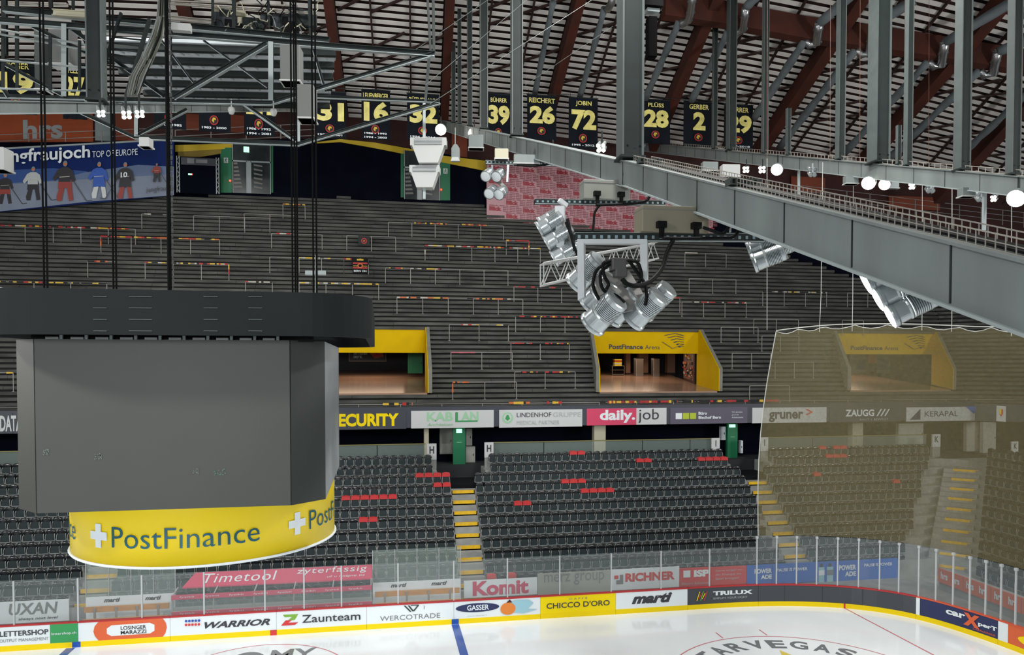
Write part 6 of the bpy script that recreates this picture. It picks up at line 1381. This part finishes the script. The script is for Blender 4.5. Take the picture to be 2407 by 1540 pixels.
# middle floodlight
t = T('floodlight', 'middle floodlight of stacked aluminium cans seen side on, left bracket', 'floodlight', tuple(atd(1310, 580, d2)))
mb = MB(); mb.slab([atd(1304, 484, d2-.2), atd(1326, 484, d2-.2), atd(1326, 578, d2-.2), atd(1318, 584, d2-.2), (atd(1308, 580, d2-.2))], (.05, .08, 0), WB); mb.bar(atd(1314, 470, d2-.1), atd(1332, 484, d2), .1, .1, WB); mb.build('bracket', t)
axm = _r*(-.80) + V(0, 0, 1)*(-.46) + _h*.1
for (x, y, dd) in ((1266, 542, 0), (1283, 574, 0), (1300, 610, 0), (1270, 530, .5), (1288, 562, .5), (1308, 600, .5)): can(t, atd(x, y, d2-.05+dd), axm, .2, .66)
mb = MB(); mb.bar(atd(1316, 512, d2-.15), atd(1352, 592, d2-.15), .2, .06, CAP, up=(1, 0, .4)); mb.build('back_plate', t)
mb = MB(); mb.tube([atd(1334, 515, d2-.3), atd(1342, 550, d2-.35), (atd(1352, 590, d2-.3))], .04, BLACK); mb.tube([atd(1330, 522, d2-.3), atd(1345, 560, d2-.3), (atd(1357, 600, d2-.25))], .035, BLACK); mb.build('cables', t)
# far floodlight, four cans facing the rink
t = T('floodlight', 'far small floodlight of four cans in front of the pink wall', 'floodlight', tuple(atd(1162, 440, d3)))
axf = _r*(-.35) + V(0, 0, 1)*(-.5) - _h*.75
for (x, y) in ((1141, 415), (1166, 416), (1149, 456), (1172, 458)): can(t, atd(x, y, d3-.2), axf, .18, .5, mat('pale_lens', (190, 196, 198), .2))
mb = MB(); mb.bar(atd(1157, 388, d3), atd(1157, 402, d3), .06, .05, WB); mb.bar(atd(1194, 388, d3), atd(1192, 428, d3), .07, .05, WB); mb.bar(atd(1160, 420, d3+.2), atd(1188, 440, d3+.2), .1, .1, CAP); mb.build('bracket', t)
# right small floodlight
t = T('floodlight', 'small floodlight of aluminium cans tucked under the girder, right of the near strut', 'floodlight', tuple(atd(1800, 600, 14.5)))
axr = _r*(-.85) + V(0, 0, 1)*(-.32) + _h*.3
for (x, y, dd, s) in ((1757, 588, 0, .95), (1769, 619, -.1, 1), (1795, 598, .5, .95)): can(t, atd(x, y, 14.3+dd), axr, .185*s, .60)
mb = MB(); mb.box(atd(1815, 582, 14.3), (.16, .2, .12), mat('junction_grey', (70, 68, 68), .5)); mb.bar(atd(1820, 566, 14.4), atd(1845, 612, 14.4), .22, .06, CAP, up=(1, 0, .5)); mb.tube([atd(1822, 565, 14.1), atd(1826, 585, 14.1), atd(1832, 608, 14.1)], .03, BLACK); mb.build('mounting', t)
# lit floodlight at right
t = T('floodlight', 'lit floodlight seen edge on under the girder, glowing white along its face', 'floodlight', tuple(atd(2090, 700, 9)))
axl = _r*(-.88) + V(0, 0, 1)*(-.46) + _h*.27
for (x, y, s) in ((2030, 663, 1), (2057, 702, 1), (2086, 742, 1)):
    can(t, atd(x+4, y, 8.6), axl, .15*s, .5, LAMP); can(t, atd(x+10, y-6, 9.0), axl, .15*s, .5, LAMP)
mb = MB(); mb.bar(atd(2107, 655, 9.3), atd(2158, 722, 9.3), .2, .1, CAP, up=(1, 0, .5)); mb.bar(atd(2105, 640, 9.3), atd(2120, 690, 9.3), .05, .3, STEEL); mb.build('mounting', t)
# small white lattice truss behind the near floodlight
t = T('lattice_truss', 'small white lattice truss hanging behind the near floodlight', 'truss', tuple(atd(1400, 600, 17)))
a = atd(1548, 588, 19); b = atd(1278, 644, 14.5); mb = MB(); h = .42; w = V(0, .3, 0)
for q in (V(0, 0, h/2), V(0, 0, -h/2), V(0, 0, h/2)+w, V(0, 0, -h/2)+w): mb.tube([a+q, b+q], .022, WHITEM, 5)
n = 16
for k in range(n+1):
    p = a.lerp(b, k/n); p2 = a.lerp(b, min(1, (k+1)/n)); s = 1 if k % 2 else -1
    mb.tube([p+V(0, 0, s*h/2), p2+V(0, 0, -s*h/2)], .013, WHITEM, 4); mb.tube([p+w+V(0, 0, s*h/2), p2+w+V(0, 0, -s*h/2)], .013, WHITEM, 4); mb.tube([p+V(0, 0, h/2), p2+w+V(0, 0, h/2)], .013, WHITEM, 4)
mb.build('lattice', t)
for i, (x, dd, lab) in enumerate(((1741, dn, 'dark slotted bracket clamped on the large girder above the near chain'), (1522, d2, 'dark slotted bracket clamped on the girder above the middle chain'))):
    q = along(gA, x); t = T('clamp_bracket', lab, 'bracket', tuple(q)); mb = MB(); mb.bb(q.x-.22, q.x+.3, q.y-.09, q.y+.09, q.z+.005, q.z+.11, mat('bracket_dark', (62, 70, 68), .5)); mb.build('channel', t)
    mb = MB(); [mb.bb(q.x-.18+.09*k, q.x-.14+.09*k, q.y-.1, q.y-.088, q.z+.03, q.z+.09, BLACK) for k in range(5)]; mb.build('slots', t)
# ropes holding the net
for i, (xa, ya, xb, yb) in enumerate(((1803, 632, 1803, 776), (1934, 606, 1926, 780), (2006, 640, 2003, 779), (2168, 690, 2167, 777), (2238, 712, 2237, 780), (2378, 757, 2377, 790))):
    pn, d_, nn = bpt(bs_px(xb)); dd = proj((pn.x, pn.y, 11.6))[2]; mb = MB(); mb.tube([atd(xa, 372+.07*(xa-1800), dd), atd((xa+xb)/2, (ya+yb)/2, dd), atd(xb, yb, dd)], .012, ROPE, 5)
    tag(mb.build('net_rope'), 'white rope holding up the safety net, %s from the left' % ordw(i+1), 'rope')
# ---- lit lamps under the far girders
def litlamp(x, y, d, r, lab, aim=None):
    if r < .2 or 'left girder' in lab or 'three together' in lab and 'bright' not in lab:
        d_ = d*.5 if 'left girder' in lab else d; p = atd(x, y, d_); r *= d_/d*.75; t = T('spotlight', lab, 'lamp', tuple(p)); ax = (C0+V(-2, 10, -6)-p).normalized()
        for dx, dz in ((-.62, .5), (.62, .62), (-.5, -.62), (.66, -.5)):
            c = p+V(dx*r, 0, dz*r); mb = MB(); mb.lathe([(r*.5, 0), (r*.52, .03), (r*.4, .2), (0, .22)], c, -ax, GALV, 12); mb.build('lamp_can', t); mb = MB(); mb.lathe([(0, .01), (r*.48, 0)], c+ax*.004, ax, LAMP, 12); mb.build('lit_lens', t)
        mb = MB(); mb.bar(p-ax*.15, p-ax*.15+V(0, 0, r+.3), .04, .04, STEEL); mb.build('bracket', t); return
    p = atd(x, y, d); t = T('spotlight', lab, 'lamp', tuple(p)); ax = (C0+V(-2, 10, -6)-p).normalized(); mb = MB(); mb.lathe([(r, 0), (r*1.05, .05), (r*.9, .3), (r*.5, .42), (0, .45)], p, -ax, GALV, 16); mb.build('housing', t)
    mb = MB(); mb.lathe([(0, .01), (r*.97, 0)], p+ax*.004, ax, LAMP, 18); mb.build('lit_lens', t); mb = MB(); mb.bar(p-ax*.2+V(0, 0, r*.8), p-ax*.2+V(0, 0, r+.35), .05, .05, STEEL); mb.build('bracket', t)
for i, (x, y, d, r, lab) in enumerate(((237, 267, 34, .22, 'lit lamp under the left girder beside the thick column'), (297, 270, 34, .26, 'lit lamp under the left girder, middle of three'), (328, 268, 36, .26, 'lit lamp under the left girder, right of three'),
     (1036, 305, 40, .3, 'lit lamp at the far end of the girder above the loudspeakers'), (1114, 314, 38, .3, 'lit lamp under the far girder left of the number 39 column'), (1412, 348, 22, .17, 'bright lamp on the girder left of the thickest column'),
     (1753, 399, 34, .18, 'lit lamp under the right girder, leftmost of three together'), (1791, 399, 34, .2, 'lit lamp under the right girder, middle of three together'), (1826, 399, 33, .26, 'bright lamp under the right girder, right of three together'),
     (2041, 431, 29, .26, 'bright lamp below the broad right column, left of two'), (2079, 434, 29, .22, 'bright lamp below the broad right column, right of two'), (2143, 438, 28, .15, 'small lit lamp right of the two bright ones'), (2335, 467, 25, .13, 'small lit lamp near the right edge'), (2388, 467, 22, .26, 'largest bright lamp at the right edge'))): litlamp(x, y, d, r, lab)
for i, (x, y, d) in enumerate(((1910, 406, 32), (2188, 444, 28), (2306, 464, 26))):
    t = T('floodlight', 'tiny unlit cluster lamp under the right girder, %s of three' % ['left', 'middle', 'right'][i], 'floodlight', tuple(atd(x, y, d)))
    for dx, dy in ((-5, -6), (5, -6), (-4, 6), (5, 6)): can(t, atd(x+dx, y+dy, d), -_h*.6+V(0, 0, -.5), .09, .25)
    mb = MB(); mb.bar(atd(x, y-22, d), atd(x, y, d), .05, .05, STEELL); mb.build('bracket', t)
for i, (x, w) in enumerate(((1878, 6), (2315, 6))):
    q = along(gR, x); mb = MB(); mb.bar(q-V(0, 0, HG-.05), q-V(0, 0, HG+1.2), .1, .08, STEELL); mb.box(q-V(0, 0, HG-.02), (.25, .2, .04), STEELL); tag(mb.build('hanger_post'), 'short pale hanger under the right girder, %s one' % ['left', 'right'][i], 'post')
bpy.context.view_layer.update()
